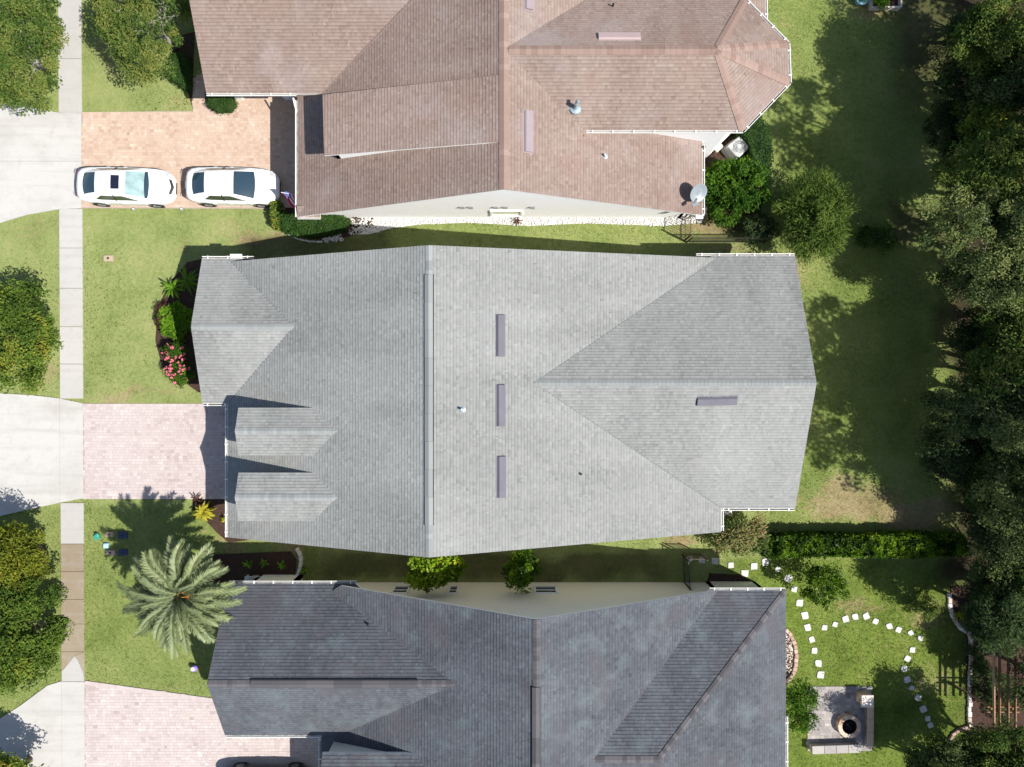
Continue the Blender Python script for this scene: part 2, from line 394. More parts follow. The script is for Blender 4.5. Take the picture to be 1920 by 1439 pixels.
DRY = [(1600, 950, 70, 34, 1.0), (1700, 965, 70, 28, 1.0), (1585, 915, 40, 26, .8), (1650, 930, 60, 30, .7), (480, 438, 42, 22, .75), (445, 415, 22, 18, .45),
       (600, 1017, 120, 14, .8), (440, 1010, 40, 18, .6), (1280, 1008, 45, 12, .95), (1330, 428, 60, 26, .75), (345, 205, 40, 18, .4), (240, 745, 70, 12, .55),
       (335, 715, 30, 25, .45), (60, 440, 90, 35, .35), (95, 720, 25, 28, .45), (1505, 500, 22, 40, .5), (1640, 20, 60, 30, .7), (1480, 60, 26, 50, .3), (1480, 250, 25, 40, .25),
       (1620, 1145, 60, 18, .6), (1740, 1150, 50, 25, .6), (1745, 1280, 40, 40, .45), (1515, 935, 30, 20, .4), (100, 1090, 20, 60, .3), (330, 1285, 60, 16, .35), (900, 432, 60, 10, .3), (345, 455, 12, 18, .55), (1400, 465, 80, 10, .55), (1600, 660, 40, 24, .4), (900, 1080, 80, 20, .3), (250, 110, 90, 30, .3)]
def fields(x, y):
    u = 960 + x * 36; v = 719.5 - y * 36
    wx = u + (fbm(x, y, 1.6, 11) - .5) * 60; wy = v + (fbm(x, y, 1.6, 21) - .5) * 60
    dry = np.zeros_like(x)
    for (cu, cv, ru, rv, am) in DRY:
        d = ((wx - cu) / ru) ** 2 + ((wy - cv) / rv) ** 2
        dry = np.maximum(dry, am * np.exp(-d * .8) * 1.1)
    dry += .22 * smooth(.58, .8, fbm(x, y, 2.3, 31))
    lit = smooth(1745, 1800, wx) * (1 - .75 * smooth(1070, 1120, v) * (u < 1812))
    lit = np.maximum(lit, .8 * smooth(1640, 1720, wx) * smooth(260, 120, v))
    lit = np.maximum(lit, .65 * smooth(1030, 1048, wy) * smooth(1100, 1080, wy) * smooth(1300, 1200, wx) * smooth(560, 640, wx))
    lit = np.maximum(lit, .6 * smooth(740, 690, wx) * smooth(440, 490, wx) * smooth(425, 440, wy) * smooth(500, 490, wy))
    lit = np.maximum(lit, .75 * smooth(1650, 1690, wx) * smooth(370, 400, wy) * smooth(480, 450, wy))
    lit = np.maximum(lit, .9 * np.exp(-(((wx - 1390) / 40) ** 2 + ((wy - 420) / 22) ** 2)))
    lush = .12 + .50 * smooth(1380, 1480, u) + .22 * smooth(640, 760, u) * smooth(480, 430, v) * (u < 1400)
    lush = np.maximum(lush, smooth(1040, 1055, v) * smooth(1330, 1400, u))
    lush = np.maximum(lush, .5 * smooth(940, 960, v) * (u < 600))
    lush += (fbm(x, y, 3.1, 41) - .5) * .35
    return np.clip(dry, 0, 1), np.clip(lit, 0, 1), np.clip(lush, 0, 1)

inner_x = np.arange(-29, 33.01, .25); inner_y = np.arange(-24, 24.01, .25)
outer = np.array([3, 8, 20, 50, 130, 350, 900.])
gx = np.concatenate([inner_x[0] - outer[::-1], inner_x, inner_x[-1] + outer])
gy = np.concatenate([inner_y[0] - outer[::-1], inner_y, inner_y[-1] + outer])
XX, YY = np.meshgrid(gx, gy)
ZZ = (fbm(XX, YY, 3.0, 61) - .5) * .03
nx, ny = len(gx), len(gy)
V = np.stack([XX.ravel(), YY.ravel(), ZZ.ravel() - .012], 1)
ii = (np.arange(ny - 1)[:, None] * nx + np.arange(nx - 1)[None, :]).ravel()
Fq = np.stack([ii, ii + 1, ii + nx + 1, ii + nx], 1)
ctr = V[Fq].mean(1)
d_, l_, s_ = fields(ctr[:, 0], ctr[:, 1])
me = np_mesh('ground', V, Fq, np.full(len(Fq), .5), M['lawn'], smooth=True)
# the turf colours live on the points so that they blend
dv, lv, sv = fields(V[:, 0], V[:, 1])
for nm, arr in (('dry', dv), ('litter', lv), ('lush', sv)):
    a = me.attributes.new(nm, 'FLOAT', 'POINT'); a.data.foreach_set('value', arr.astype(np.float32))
struct(link('ground', me))

NOGRASS = []
def inside(x, y, poly):
    r = np.zeros(x.shape, bool); n = len(poly)
    for i in range(n):
        x0, y0 = poly[i]; x1, y1 = poly[(i + 1) % n]
        if y0 == y1: continue
        c = ((y0 > y) != (y1 > y)) & (x < (x1 - x0) * (y - y0) / (y1 - y0) + x0)
        r ^= c
    return r
def gp(pl): return [g2(u, v) for u, v in pl]

# ------------------------------------------------------------------ pavement: sidewalk slabs, aprons
side = thing('sidewalk', None, None, (-23, 0, 0)); struct(side)
def sw_x(v): t = v / 1439.0; return (109.5 + 7 * t, 153.0 + 6.5 * t)
def slab(parent, poly, tone, name='slab', z=.035):
    b = B()
    cx = sum(p[0] for p in poly) / len(poly); cy = sum(p[1] for p in poly) / len(poly)
    q = []
    for x, y in poly:
        d = math.hypot(x - cx, y - cy); k = (d - .014) / d; q.append((cx + (x - cx) * k, cy + (y - cy) * k))
    b.prism(q, -.05, z, tone)
    return b.obj(name, M['concrete'], parent)
slabs = [(-70, 0, .62), (0, 111, .60), (111, 213, .66), (392, 465.6, .72), (465.6, 541, .68), (541, 613, .66), (613, 683, .74), (683, 748, .70),
         (943, 1020, .60), (1020, 1072, .17), (1072, 1124, .20), (1124, 1170, .19), (1170, 1222, .21)]
for v0, v1, t in slabs:
    a0, a1 = sw_x(v0); b0, b1 = sw_x(v1)
    slab(side, gp([(a0, v0), (a1, v0), (b1, v1), (b0, v1)]), t)
# last slab: half cleaned, the scrubbed triangle is paler
slab(side, gp([(115.5, 1222), (158.5, 1222), (140, 1230), (119, 1256), (115.6, 1258)]), .21)
slab(side, gp([(158.5, 1222), (159, 1278), (157, 1262), (146, 1236), (140, 1230)]), .24)
slab(side, gp([(140, 1230), (146, 1236), (157, 1262), (159, 1278), (116, 1278), (116, 1258), (119, 1256)]), .62)
NOGRASS += [gp([(109, -70), (153, -70), (153.5, 213), (110.5, 213)]), gp([(110.5, 392), (154.5, 392), (156, 748), (113, 748)]), gp([(113, 943), (157, 943), (159.5, 1280), (115.5, 1280)])]

def apron(name, label, polys, tones):
    r = thing(name, None, None, tuple(g2(*polys[0][0])) + (0,)); struct(r)
    for pl, t in zip(polys, tones):
        slab(r, gp(pl), t); NOGRASS.append(gp(pl))
    return r
apron('driveway_apron', '', [[(-140, 175), (-40, 190), (30, 197), (110, 212), (153.5, 213), (153.5, 303), (-140, 303)],
                             [(-140, 303), (153.5, 303), (153.5, 391), (110, 393), (50, 404), (-20, 425), (-140, 450)]], [.92, .95])
apron('driveway_apron', '', [[(-140, 728), (-20, 736), (60, 741), (112.5, 747), (113, 943), (50, 957), (-30, 975), (-140, 990)], [(112.5, 747), (156, 756), (157, 935), (113, 943)]], [.95, .92])
apron('driveway_apron', '', [[(-140, 1420), (-20, 1360), (40, 1322), (90, 1285), (116, 1277), (117, 1540), (-140, 1540)], [(116, 1278), (159, 1278), (160, 1540), (117, 1540)]], [.86, .84])

# ------------------------------------------------------------------ paver driveways
def pavers(name, poly_px, mat, pw=.225, pd=.15, seed=1, herring=True, z=.03, base_tone=.5):
    poly = gp(poly_px); r = np.random.default_rng(seed)
    xs = [p[0] for p in poly]; ys = [p[1] for p in poly]
    base = B().prism(poly, -.06, .0245)
    bo = base.obj(name, M['sand_joint']); struct(bo)
    NOGRASS.append(poly)
    cells = []
    y = min(ys); row = 0
    while y < max(ys):
        x = min(xs) - r.random() * pw
        d = pd
        while x < max(xs):
            w = pw if r.random() < .6 else pd
            cells.append((x, y, w, d)); x += w
        y += d; row += 1
    C = np.array(cells); cx = C[:, 0] + C[:, 2] / 2; cy = C[:, 1] + C[:, 3] / 2
    k = inside(cx, cy, poly); C = C[k]; n = len(C)
    g = .003; e = .003
    zt = z + r.normal(0, .0016, n)
    x0, y0, x1, y1 = C[:, 0] + g, C[:, 1] + g, C[:, 0] + C[:, 2] - g, C[:, 1] + C[:, 3] - g
    low = np.full(n, .0)
    Vv = np.stack([np.stack([x0, y0, low], 1), np.stack([x1, y0, low], 1), np.stack([x1, y1, low], 1), np.stack([x0, y1, low], 1),
                   np.stack([x0 + e, y0 + e, zt], 1), np.stack([x1 - e, y0 + e, zt], 1), np.stack([x1 - e, y1 - e, zt], 1), np.stack([x0 + e, y1 - e, zt], 1)], 1).reshape(-1, 3)
    fb = np.array([[4, 5, 6, 7], [0, 1, 5, 4], [1, 2, 6, 5], [2, 3, 7, 6], [3, 0, 4, 7]])
    Ff = (np.arange(n)[:, None, None] * 8 + fb[None]).reshape(-1, 4)
    tone = np.repeat(np.clip(r.normal(base_tone, .15, n) + (fbm(C[:, 0], C[:, 1], 1.1, seed + 70) - .5) * .5, 0, 1), 5)
    o = link('pavers', np_mesh('pavers', Vv, Ff, tone, mat), bo); o['kind'] = 'stuff'
    return bo
pavers('paver_driveway', [(153.8, 211), (362, 209), (362, 150), (400, 120), (575, 120), (575, 400), (540, 392), (153.8, 391)], M['orange_paver'], seed=2)
pavers('paver_driveway', [(157, 757), (470, 757), (470, 936), (157, 936)], M['pink_paver'], seed=3)
pavers('paver_driveway', [(160, 1279), (300, 1297), (470, 1322), (640, 1322), (640, 1560), (160, 1560)], M['pink_paver'], seed=4)

def border_course(parent, p0, p1, mat, w=.2, seed=1):
    a, c = Vector(g2(*p0) + (0,)), Vector(g2(*p1) + (0,)); d = c - a; L = d.length; an = math.atan2(d.y, d.x); n = int(L / .11); r = random.Random(seed); b = B()
    for i in range(n): b.box(a.lerp(c, (i + .5) / n) + Vector((0, 0, .012)), (L / n - .003, w, .05), an, r.gauss(.45, .1))
    o = b.obj('border_pavers', mat, parent); o['kind'] = 'stuff'
border_course(bpy.data.objects['paver_driveway.002'], (160, 1280), (470, 1323), M['pink_paver'])

# ------------------------------------------------------------------ planting beds (bare mulch) and white rock bed
def bed(poly_px, mat='mulch', name='mulch_bed', h=.03):
    poly = gp(poly_px); NOGRASS.append(poly)
    b = B(); b.prism(poly, -.03, h)
    return struct(b.obj(name, M[mat]))
bed([(405, 480), (352, 492), (318, 530), (296, 580), (292, 640), (305, 690), (345, 716), (372, 736), (470, 745), (470, 480)])
bed([(362, 937), (470, 937), (470, 1012), (430, 1018), (408, 1000), (385, 975), (362, 960)], h=.034)
bed([(400, 1040), (545, 1034), (556, 1050), (553, 1080), (545, 1096), (400, 1100)], h=.032)
bed([(520, 390), (560, 390), (700, 400), (700, 425), (670, 440), (620, 452), (570, 446), (530, 428)], h=.032)
bed([(310, 130), (350, 165), (360, 198), (365, 60), (330, 70)], h=.03)
bed([(385, 150), (440, 150), (440, 207), (400, 210), (385, 190)], h=.034)
bed([(1320, 240), (1400, 235), (1440, 260), (1440, 330), (1425, 400), (1330, 412), (1300, 300)], h=.03)
bed([(1330, 1075), (1390, 1078), (1425, 1100), (1425, 1130), (1320, 1130)], h=.03)
bed([(1466, 1182), (1482, 1190), (1490, 1225), (1486, 1258), (1472, 1278), (1440, 1278), (1440, 1180)], h=.03)
bed([(1782, 1100), (1786, 1150), (1798, 1172), (1822, 1188), (1822, 1362), (1960, 1362), (1960, 1090)], h=.03)
bed([(1630, -40), (1683, -40), (1683, 18), (1630, 18)], h=.05)
rock = bed([(655, 440), (650, 405), (690, 385), (1330, 385), (1316, 418), (1240, 424), (1100, 419), (990, 424), (880, 418), (790, 421), (735, 428), (690, 440)], 'white_rock', 'rock_bed', .02)
def scatter_rocks(poly_px, n, size, name, mat, parent, seed, tone=(.6, .14), z=.03):
    r = np.random.default_rng(seed); poly = gp(poly_px)
    xs = np.array([p[0] for p in poly]); ys = np.array([p[1] for p in poly])
    x = r.uniform(xs.min(), xs.max(), n * 3); y = r.uniform(ys.min(), ys.max(), n * 3)
    k = inside(x, y, poly); x, y = x[k][:n], y[k][:n]; n = len(x)
    s = r.uniform(.5, 1.25, n) * size
    octv = np.array([[1, 0, 0], [0, 1, 0], [-1, 0, 0], [0, -1, 0], [0, 0, .8], [0, 0, -.5]])
    rv = octv[None] * (r.uniform(.65, 1.3, (n, 6, 1)) * s[:, None, None])
    a = r.uniform(0, 6.28, n); ca, sa = np.cos(a), np.sin(a)
    X = rv[..., 0] * ca[:, None] - rv[..., 1] * sa[:, None] + x[:, None]; Y = rv[..., 0] * sa[:, None] + rv[..., 1] * ca[:, None] + y[:, None]
    Vv = np.stack([X, Y, rv[..., 2] + z + s[:, None] * .25], 2).reshape(-1, 3)
    fb = np.array([[0, 1, 4], [1, 2, 4], [2, 3, 4], [3, 0, 4], [1, 0, 5], [2, 1, 5], [3, 2, 5], [0, 3, 5]])
    Ff = (np.arange(n)[:, None, None] * 6 + fb[None]).reshape(-1, 3)
    t = np.repeat(np.clip(r.normal(*tone, n), 0, 1), 8)
    o = link(name, np_mesh(name, Vv, Ff, t, mat), parent); o['kind'] = 'stuff'; return o
scatter_rocks([(655, 440), (650, 405), (690, 385), (1330, 385), (1316, 418), (1240, 424), (1100, 419), (990, 424), (880, 418), (790, 421), (735, 428), (690, 440)], 3800, .055, 'white_rocks', M['white_rock'], rock, 5)
rb2 = bpy.data.objects['mulch_bed.008'] if 'mulch_bed.008' in bpy.data.objects else None
scatter_rocks([(1466, 1186), (1480, 1193), (1487, 1225), (1483, 1256), (1472, 1272), (1455, 1272), (1455, 1186)], 380, .045, 'pebbles', M['edging'], rb2, 6, (.55, .3))
scatter_rocks([(604, 448), (640, 440), (646, 452), (612, 456)], 120, .05, 'white_rocks', M['white_rock'], rock, 8)
# ------------------------------------------------------------------ roof builder
def clip_poly(sub, clip):
    out = sub
    n = len(clip)
    for i in range(n):
        a, b = clip[i], clip[(i + 1) % n]
        ex, ey = b[0] - a[0], b[1] - a[1]
        inp, out = out, []
        if not inp: return []
        for j in range(len(inp)):
            p, q = inp[j], inp[(j + 1) % len(inp)]
            sp = ex * (p[1] - a[1]) - ey * (p[0] - a[0]); sq = ex * (q[1] - a[1]) - ey * (q[0] - a[0])
            if sp >= 0: out.append(p)
            if (sp >= 0) != (sq >= 0):
                t = sp / (sp - sq); out.append((p[0] + (q[0] - p[0]) * t, p[1] + (q[1] - p[1]) * t))
    return out

_pl = [[random.Random(991).random() for _ in range(64)] for __ in range(64)]
_rq = random.Random(992); _pl = [[_rq.random() for _ in range(64)] for __ in range(64)]
def snoise(a, b):
    i = math.floor(a); j = math.floor(b); x = a - i; y = b - j; x = x * x * (3 - 2 * x); y = y * y * (3 - 2 * y); i %= 64; j %= 64; k = (i + 1) % 64; l = (j + 1) % 64
    return (_pl[i][j] * (1 - x) + _pl[k][j] * x) * (1 - y) + (_pl[i][l] * (1 - x) + _pl[k][l] * x) * y
def valley(parent, p0, p1, mat):  # raised strip added along a valley, its colour standing in for the shadow line
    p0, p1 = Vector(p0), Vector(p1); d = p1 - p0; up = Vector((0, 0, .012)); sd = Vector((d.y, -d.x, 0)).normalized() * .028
    B().add([p0 - sd + up, p0 + sd + up, p1 + sd + up, p1 - sd + up, p0 - up * 3, p1 - up * 3], [(0, 1, 2, 3), (0, 4, 1), (2, 5, 3), (0, 3, 5, 4), (1, 4, 5, 2)]).obj('valley_shade_strip', mat, parent)
def roof_slope(parent, pts, mat, name='roof_slope', thick=.15, course=.145, seed=0, white=True):
    """pts: convex planar polygon (3D). Builds the deck slab with white fascia and lays real shingle tabs on it."""
    pts = [Vector(p) for p in pts]
    n = Vector((0, 0, 0))
    for i in range(len(pts)):
        a, b = pts[i], pts[(i + 1) % len(pts)]; n += a.cross(b)
    n.normalize()
    if n.z < 0: n = -n; pts = pts[::-1]
    k = len(pts); b = B()
    low = [p - Vector((0, 0, thick)) for p in pts]
    b.add(pts + low, [tuple(range(k))], .5, 0)
    b.add(pts + low, [tuple(range(2 * k - 1, k - 1, -1))] + [(i, k + i, k + (i + 1) % k, (i + 1) % k) for i in range(k)], .5, 1)
    deck = b.obj(name, [mat, M['white_trim']], parent)
    d = Vector((n.x * n.z, n.y * n.z, -(n.x ** 2 + n.y ** 2))).normalized(); e = d.cross(n).normalized()
    o = pts[0]
    P2 = [((p - o).dot(e), (p - o).dot(d)) for p in pts]
    ar = sum(P2[i][0] * P2[(i + 1) % k][1] - P2[(i + 1) % k][0] * P2[i][1] for i in range(k))
    if ar < 0: P2 = P2[::-1]
    # slight overhang of the starter course
    smin, smax = min(p[0] for p in P2), max(p[0] for p in P2); tmin, tmax = min(p[1] for p in P2), max(p[1] for p in P2)
    r = random.Random(seed); sb = B(); bot = tmax + .02
    row = 0
    off = wloc(parent)
    while bot > tmin:
        top = bot - course
        # the span of this course inside the polygon
        band = clip_poly(P2, [(smin - 1, top), (smax + 1, top), (smax + 1, bot), (smin - 1, bot)])
        if band:
            b0, b1 = min(p[0] for p in band), max(p[0] for p in band)
            s = b0 - r.random() * .25
            wob = (r.random() - .5) * .006
            while s < b1:
                w = r.choice((.07, .10, .13, .16, .20)); t = min(1, max(0, r.gauss(.55, .07)))
                t = min(1, max(0, t + (snoise(s * 1.4 + seed * 7, bot * .22) - .5) * .2 + (snoise(s * .3 + seed, bot * .3 + 9) - .5) * .2)); lift = .009 + (.006 if r.random() < .45 else 0)
                quad = [(s, top + wob), (s + w, top + wob), (s + w, bot + wob), (s, bot + wob)]
                inside_ok = all(all((P2[(i + 1) % k][0] - P2[i][0]) * (q[1] - P2[i][1]) - (P2[(i + 1) % k][1] - P2[i][1]) * (q[0] - P2[i][0]) >= 0 for i in range(k)) for q in quad)
                hgt = lambda q: .002 + lift * (q[1] - top) / course
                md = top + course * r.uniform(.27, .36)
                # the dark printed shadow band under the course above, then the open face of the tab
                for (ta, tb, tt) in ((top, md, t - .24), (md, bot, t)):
                    qd = [(s, ta + wob), (s + w, ta + wob), (s + w, tb + wob), (s, tb + wob)]
                    pl = qd if inside_ok else clip_poly(qd, P2)
                    if len(pl) >= 3:
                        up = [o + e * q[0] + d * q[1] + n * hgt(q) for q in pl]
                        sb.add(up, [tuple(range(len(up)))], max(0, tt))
                if inside_ok:
                        c0 = o + e * quad[3][0] + d * quad[3][1]; c1 = o + e * quad[2][0] + d * quad[2][1]
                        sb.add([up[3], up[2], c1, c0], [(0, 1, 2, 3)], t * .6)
                s += w
        bot = top; row += 1
    sh = sb.obj('shingles', mat, deck); sh['kind'] = 'stuff'
    return deck

def ridge_caps(parent, p0, p1, slope_a, slope_b, mat, width=.30, expo=.19, seed=0):
    """individual cap shingles bent over a ridge or hip from p0 to p1; slopes are the falls to the left and right of p0->p1"""
    p0, p1 = Vector(p0), Vector(p1); d = (p1 - p0); L = d.length; d.normalize()
    side = Vector((d.y, -d.x, 0)).normalized()     # to the right
    r = random.Random(seed); n = max(1, int(L / expo)); expo = L / n
    variants = []
    hw = width / 2
    for vv in range(4):
        b = B(); t = r.random()
        l = .05 + 0 * vv
        x0, x1 = -.01, expo * 1.04
        for (x, h) in ((x0, .035), (x1, .02)):
            pass
        Lf = -side * hw + Vector((0, 0, -hw * slope_a)); Rt = side * hw + Vector((0, 0, -hw * slope_b))
        a0, a1 = d * x0, d * x1; up0, up1 = Vector((0, 0, .034)), Vector((0, 0, .028))
        v = [a0 + Lf + up0, a0 + up0 * 1.1, a0 + Rt + up0, a1 + Lf + up1, a1 + up1 * 1.1, a1 + Rt + up1]
        dn = Vector((0, 0, -.03))
        v += [v[0] + dn, v[2] + dn, v[3] + dn, v[5] + dn]
        b.add(v, [(0, 1, 4, 3), (1, 2, 5, 4), (0, 3, 8, 6), (2, 7, 9, 5), (6, 7, 2, 1, 0)], t)
        variants.append(b.mesh('ridge_cap', mat))
    for i in range(n):
        o = link('ridge_cap', r.choice(variants), parent); o.location = p0 + d * (expo * i) - wloc(parent)

def gutter(parent, p0, p1, out, w=.105, h=.11, hang=.9, strap=True):
    """open K-style gutter from p0 to p1 along an eave, 'out' points away from the house"""
    p0, p1, out = Vector(p0), Vector(p1), Vector(out).normalized()
    d = (p1 - p0); L = d.length; d.normalize()
    prof = [(0, 0), (0, -h), (w * .8, -h), (w, -.02), (w, .012), (w - .022, .012), (w - .022, -.02), (w * .72, -h + .015), (.015, -h + .015), (.015, 0)]
    b = B(); k = len(prof)
    v = []
    for p in (p0, p1):
        for (a, z) in prof: v.append(p + out * a + Vector((0, 0, z)))
    b.add(v, [(i, (i + 1) % k, k + (i + 1) % k, k + i) for i in range(k) if i != 7])
    b.add(v, [(7, 8, k + 8, k + 7)], .5, 1)  # trough floor in a dark silt brown that also paints in its shade
    b.add(v, [tuple(range(k)), tuple(range(2 * k - 1, k - 1, -1))])
    g = b.obj('gutter', [M['white_trim'], M['gutter_shade_silt']], parent)
    if strap:
        n = max(1, int(L / hang)); ang = math.atan2(d.y, d.x)
        bm = B().box((0, 0, 0), (.055, w + .03, .012)).mesh('gutter_hanger', M['white_trim'])
        for i in range(n + 1):
            q = p0 + d * (L * (i + .3) / (n + .6)) + out * (w * .5) + Vector((0, 0, .022))
            o = link('gutter_hanger', bm, g); o.location = q - wloc(parent); o.rotation_euler = (0, 0, ang)
    return g

def wall(parent, pts, mat, name='wall', t=.18, out=None):
    """pts: outer face polygon (3D, planar, vertical); thickened inwards (away from out)"""
    pts = [Vector(p) for p in pts]; k = len(pts); out = Vector(out).normalized()
    nn = Vector((0, 0, 0))
    for i in range(k): nn += pts[i].cross(pts[(i + 1) % k])
    if nn.dot(out) < 0: pts = pts[::-1]
    back = [p - out * t for p in pts]
    b = B(); b.add(pts + back, [tuple(range(k)), tuple(range(2 * k - 1, k - 1, -1))] + [(i, k + i, k + (i + 1) % k, (i + 1) % k) for i in range(k)])
    return b.obj(name, mat, parent)
def wall_run(parent, xy, z1, mat, z0=-.1):
    """simple straight walls between plan points"""
    for i in range(len(xy) - 1):
        a, c = Vector(xy[i] + (0,)), Vector(xy[i + 1] + (0,)); d = (c - a).normalized(); out = Vector((d.y, -d.x, 0))
        wall(parent, [(a.x, a.y, z0), (c.x, c.y, z0), (c.x, c.y, z1), (a.x, a.y, z1)], mat, out=out)

def roof_vent(parent, p0, p1, plane, w, mat, h=.12, name='roof_vent'):
    """low slant-back exhaust vent: p0-p1 is its long side axis in plan; open dark throat at the low side"""
    a, c = Vector(p0), Vector(p1); d = Vector((c.x - a.x, c.y - a.y, 0)); L = d.length; d.normalize()
    dn = Vector((-plane.b, -plane.c, 0)).normalized()
    def P(s, t, hh):
        q = a + d * s + dn * t; return Vector((q.x, q.y, plane.z(q.x, q.y) + hh))
    b = B()
    lo = .014
    fl = .035
    b.add([P(-fl, -w / 2 - .06, lo), P(L + fl, -w / 2 - .06, lo), P(L + fl, w / 2 + .02, lo + .004), P(-fl, w / 2 + .02, lo + .004)], [(0, 1, 2, 3)], .62)
    t = [P(0, -w / 2, lo + .02), P(L, -w / 2, lo + .02), P(L, w / 2, h), P(0, w / 2, h), P(L, -w * .25, h * .85), P(0, -w * .25, h * .85)]
    bt = [P(0, -w / 2, lo), P(L, -w / 2, lo), P(L, w / 2, h * .45), P(0, w / 2, h * .45), P(L, w / 2 - .02, lo), P(0, w / 2 - .02, lo)]
    v = t + bt
    b.add(v, [(0, 1, 4, 5), (5, 4, 2, 3), (3, 2, 8, 9), (0, 5, 3, 9, 11, 6), (1, 7, 10, 8, 2, 4)], .5)
    b.add(v, [(9, 8, 10, 11)], .5, 1)
    return b.obj(name, [mat, M['dark_gap']], parent)
def vent_pipe(parent, p, h=.35, r=.045, mat='white_pipe', flash=True):
    o = B().lathe(p, [(r, -.1), (r, h), (r * .75, h), (r * .75, h - .06)], 10).obj('vent_pipe', M[mat], parent)
    if flash: B().lathe(p, [(r * 3.2, -.03), (r * 3.0, .02), (r * 1.5, .05), (r * 1.1, .11)], 12).obj('pipe_boot', M['pipe_lead'], o)
    return o

def house(label, loc): return thing('house', label, 'house', loc)

# ------------------------------------------------------------------ grey house (middle)
hm = house('single storey house with light grey shingle roof between the brown and the dark roof', (-3.5, -.7, 0))
G = M['grey_shingle']
zE = 2.9
XR, ZR = -3.57, 6.5
PL = px_plane(-13.65, zE, (ZR - zE) / (XR + 13.65)); PR = px_plane(XR, ZR, -(ZR - zE) / (10.05 - XR))
R1 = Vector((XR, 5.94, ZR)); R2 = Vector((XR, -7.47, ZR))
sl1 = roof_slope(hm, [PL.on(427, 491), PL.on(427, 1008), R2, R1], G, seed=1)
sl2 = roof_slope(hm, [R1, R2, PR.on(1352, 998), PR.on(1352, 484)], G, seed=2)
# left wing
WR = Vector((-14.84, 2.63, 4.17)); WN = py_plane(6.0, zE, -(4.17 - zE) / (6.0 - 2.63)); WS = py_plane(-.96, zE, (4.17 - zE) / (2.63 + .96))
wi = -9.6
w1 = roof_slope(hm, [(-14.88, 6.0, zE), (-14.84, 2.63, 4.17), (wi, 2.63, 4.17), (-13.0, 6.0, zE)], G, seed=3)
w2 = roof_slope(hm, [(-14.84, 2.63, 4.17), (-14.86, -.96, zE), (-13.4, -.96, zE), (wi, 2.63, 4.17)], G, seed=4)
# right wing
e1 = roof_slope(hm, [(.55, .03, 5.3), (13.59, .03, 5.3), (13.59, 6.13, zE), (9.6, 6.13, zE)], G, seed=5)
e2 = roof_slope(hm, [(.55, .03, 5.3), (9.6, -5.99, zE), (13.59, -5.99, zE), (13.59, .03, 5.3)], G, seed=6)
gc = M['grey_cap']
ridge_caps(sl1, (XR, -7.45, ZR), (XR, -6.05, ZR), .33, .25, gc, seed=1)
ridge_caps(sl1, (XR, 4.66, ZR), (XR, 5.92, ZR), .33, .25, gc, seed=2)
ridge_caps(w1, (-14.8, 2.63, 4.17), (-10.0, 2.63, 4.17), .36, .36, gc, seed=3)
ridge_caps(e1, (1.0, .03, 5.3), (13.55, .03, 5.3), .40, .40, gc, seed=4)
vg = M['valley_shade']
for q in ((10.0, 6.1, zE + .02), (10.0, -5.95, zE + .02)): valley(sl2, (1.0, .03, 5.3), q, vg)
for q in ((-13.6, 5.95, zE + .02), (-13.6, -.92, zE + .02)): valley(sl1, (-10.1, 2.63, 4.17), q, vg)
# ridge vent: raised shingled strip with open dark edges, in lengths
rv = B()
rvo = rv.add([(XR - .212, 4.70, ZR - .09), (XR + .212, 4.70, ZR - .08), (XR + .212, -6.09, ZR - .08), (XR - .212, -6.09, ZR - .09),
              (XR - .212, 4.70, ZR - .035), (XR + .212, 4.70, ZR - .03), (XR + .212, -6.09, ZR - .03), (XR - .212, -6.09, ZR - .035)],
             [(0, 1, 5, 4), (1, 2, 6, 5), (2, 3, 7, 6), (3, 0, 4, 7), (4, 5, 6, 7)]).obj('ridge_vent', M['dark_gap'], sl1)
nb = 9
for i in range(nb):
    ya = 4.68 - (10.75) * i / nb; yb = 4.68 - 10.75 * (i + 1) / nb + .006
    c = B(); w = .178; hh = ZR + .055
    v = []
    for yy in (ya, yb):
        v += [(XR - w, yy, hh - .05), (XR, yy, hh + .03), (XR + w, yy, hh - .035), (XR - w, yy, hh - .075), (XR + w, yy, hh - .06)]
    c.add(v, [(0, 1, 6, 5), (1, 2, 7, 6), (3, 0, 5, 8), (2, 4, 9, 7), (3, 4, 2, 1, 0), (5, 6, 7, 9, 8)], random.random())
    # lengths are straight to the eye; each sits a hair off line
    o = c.obj('ridge_vent_length', gc, sl1); o.location.x += random.uniform(-.006, .006)
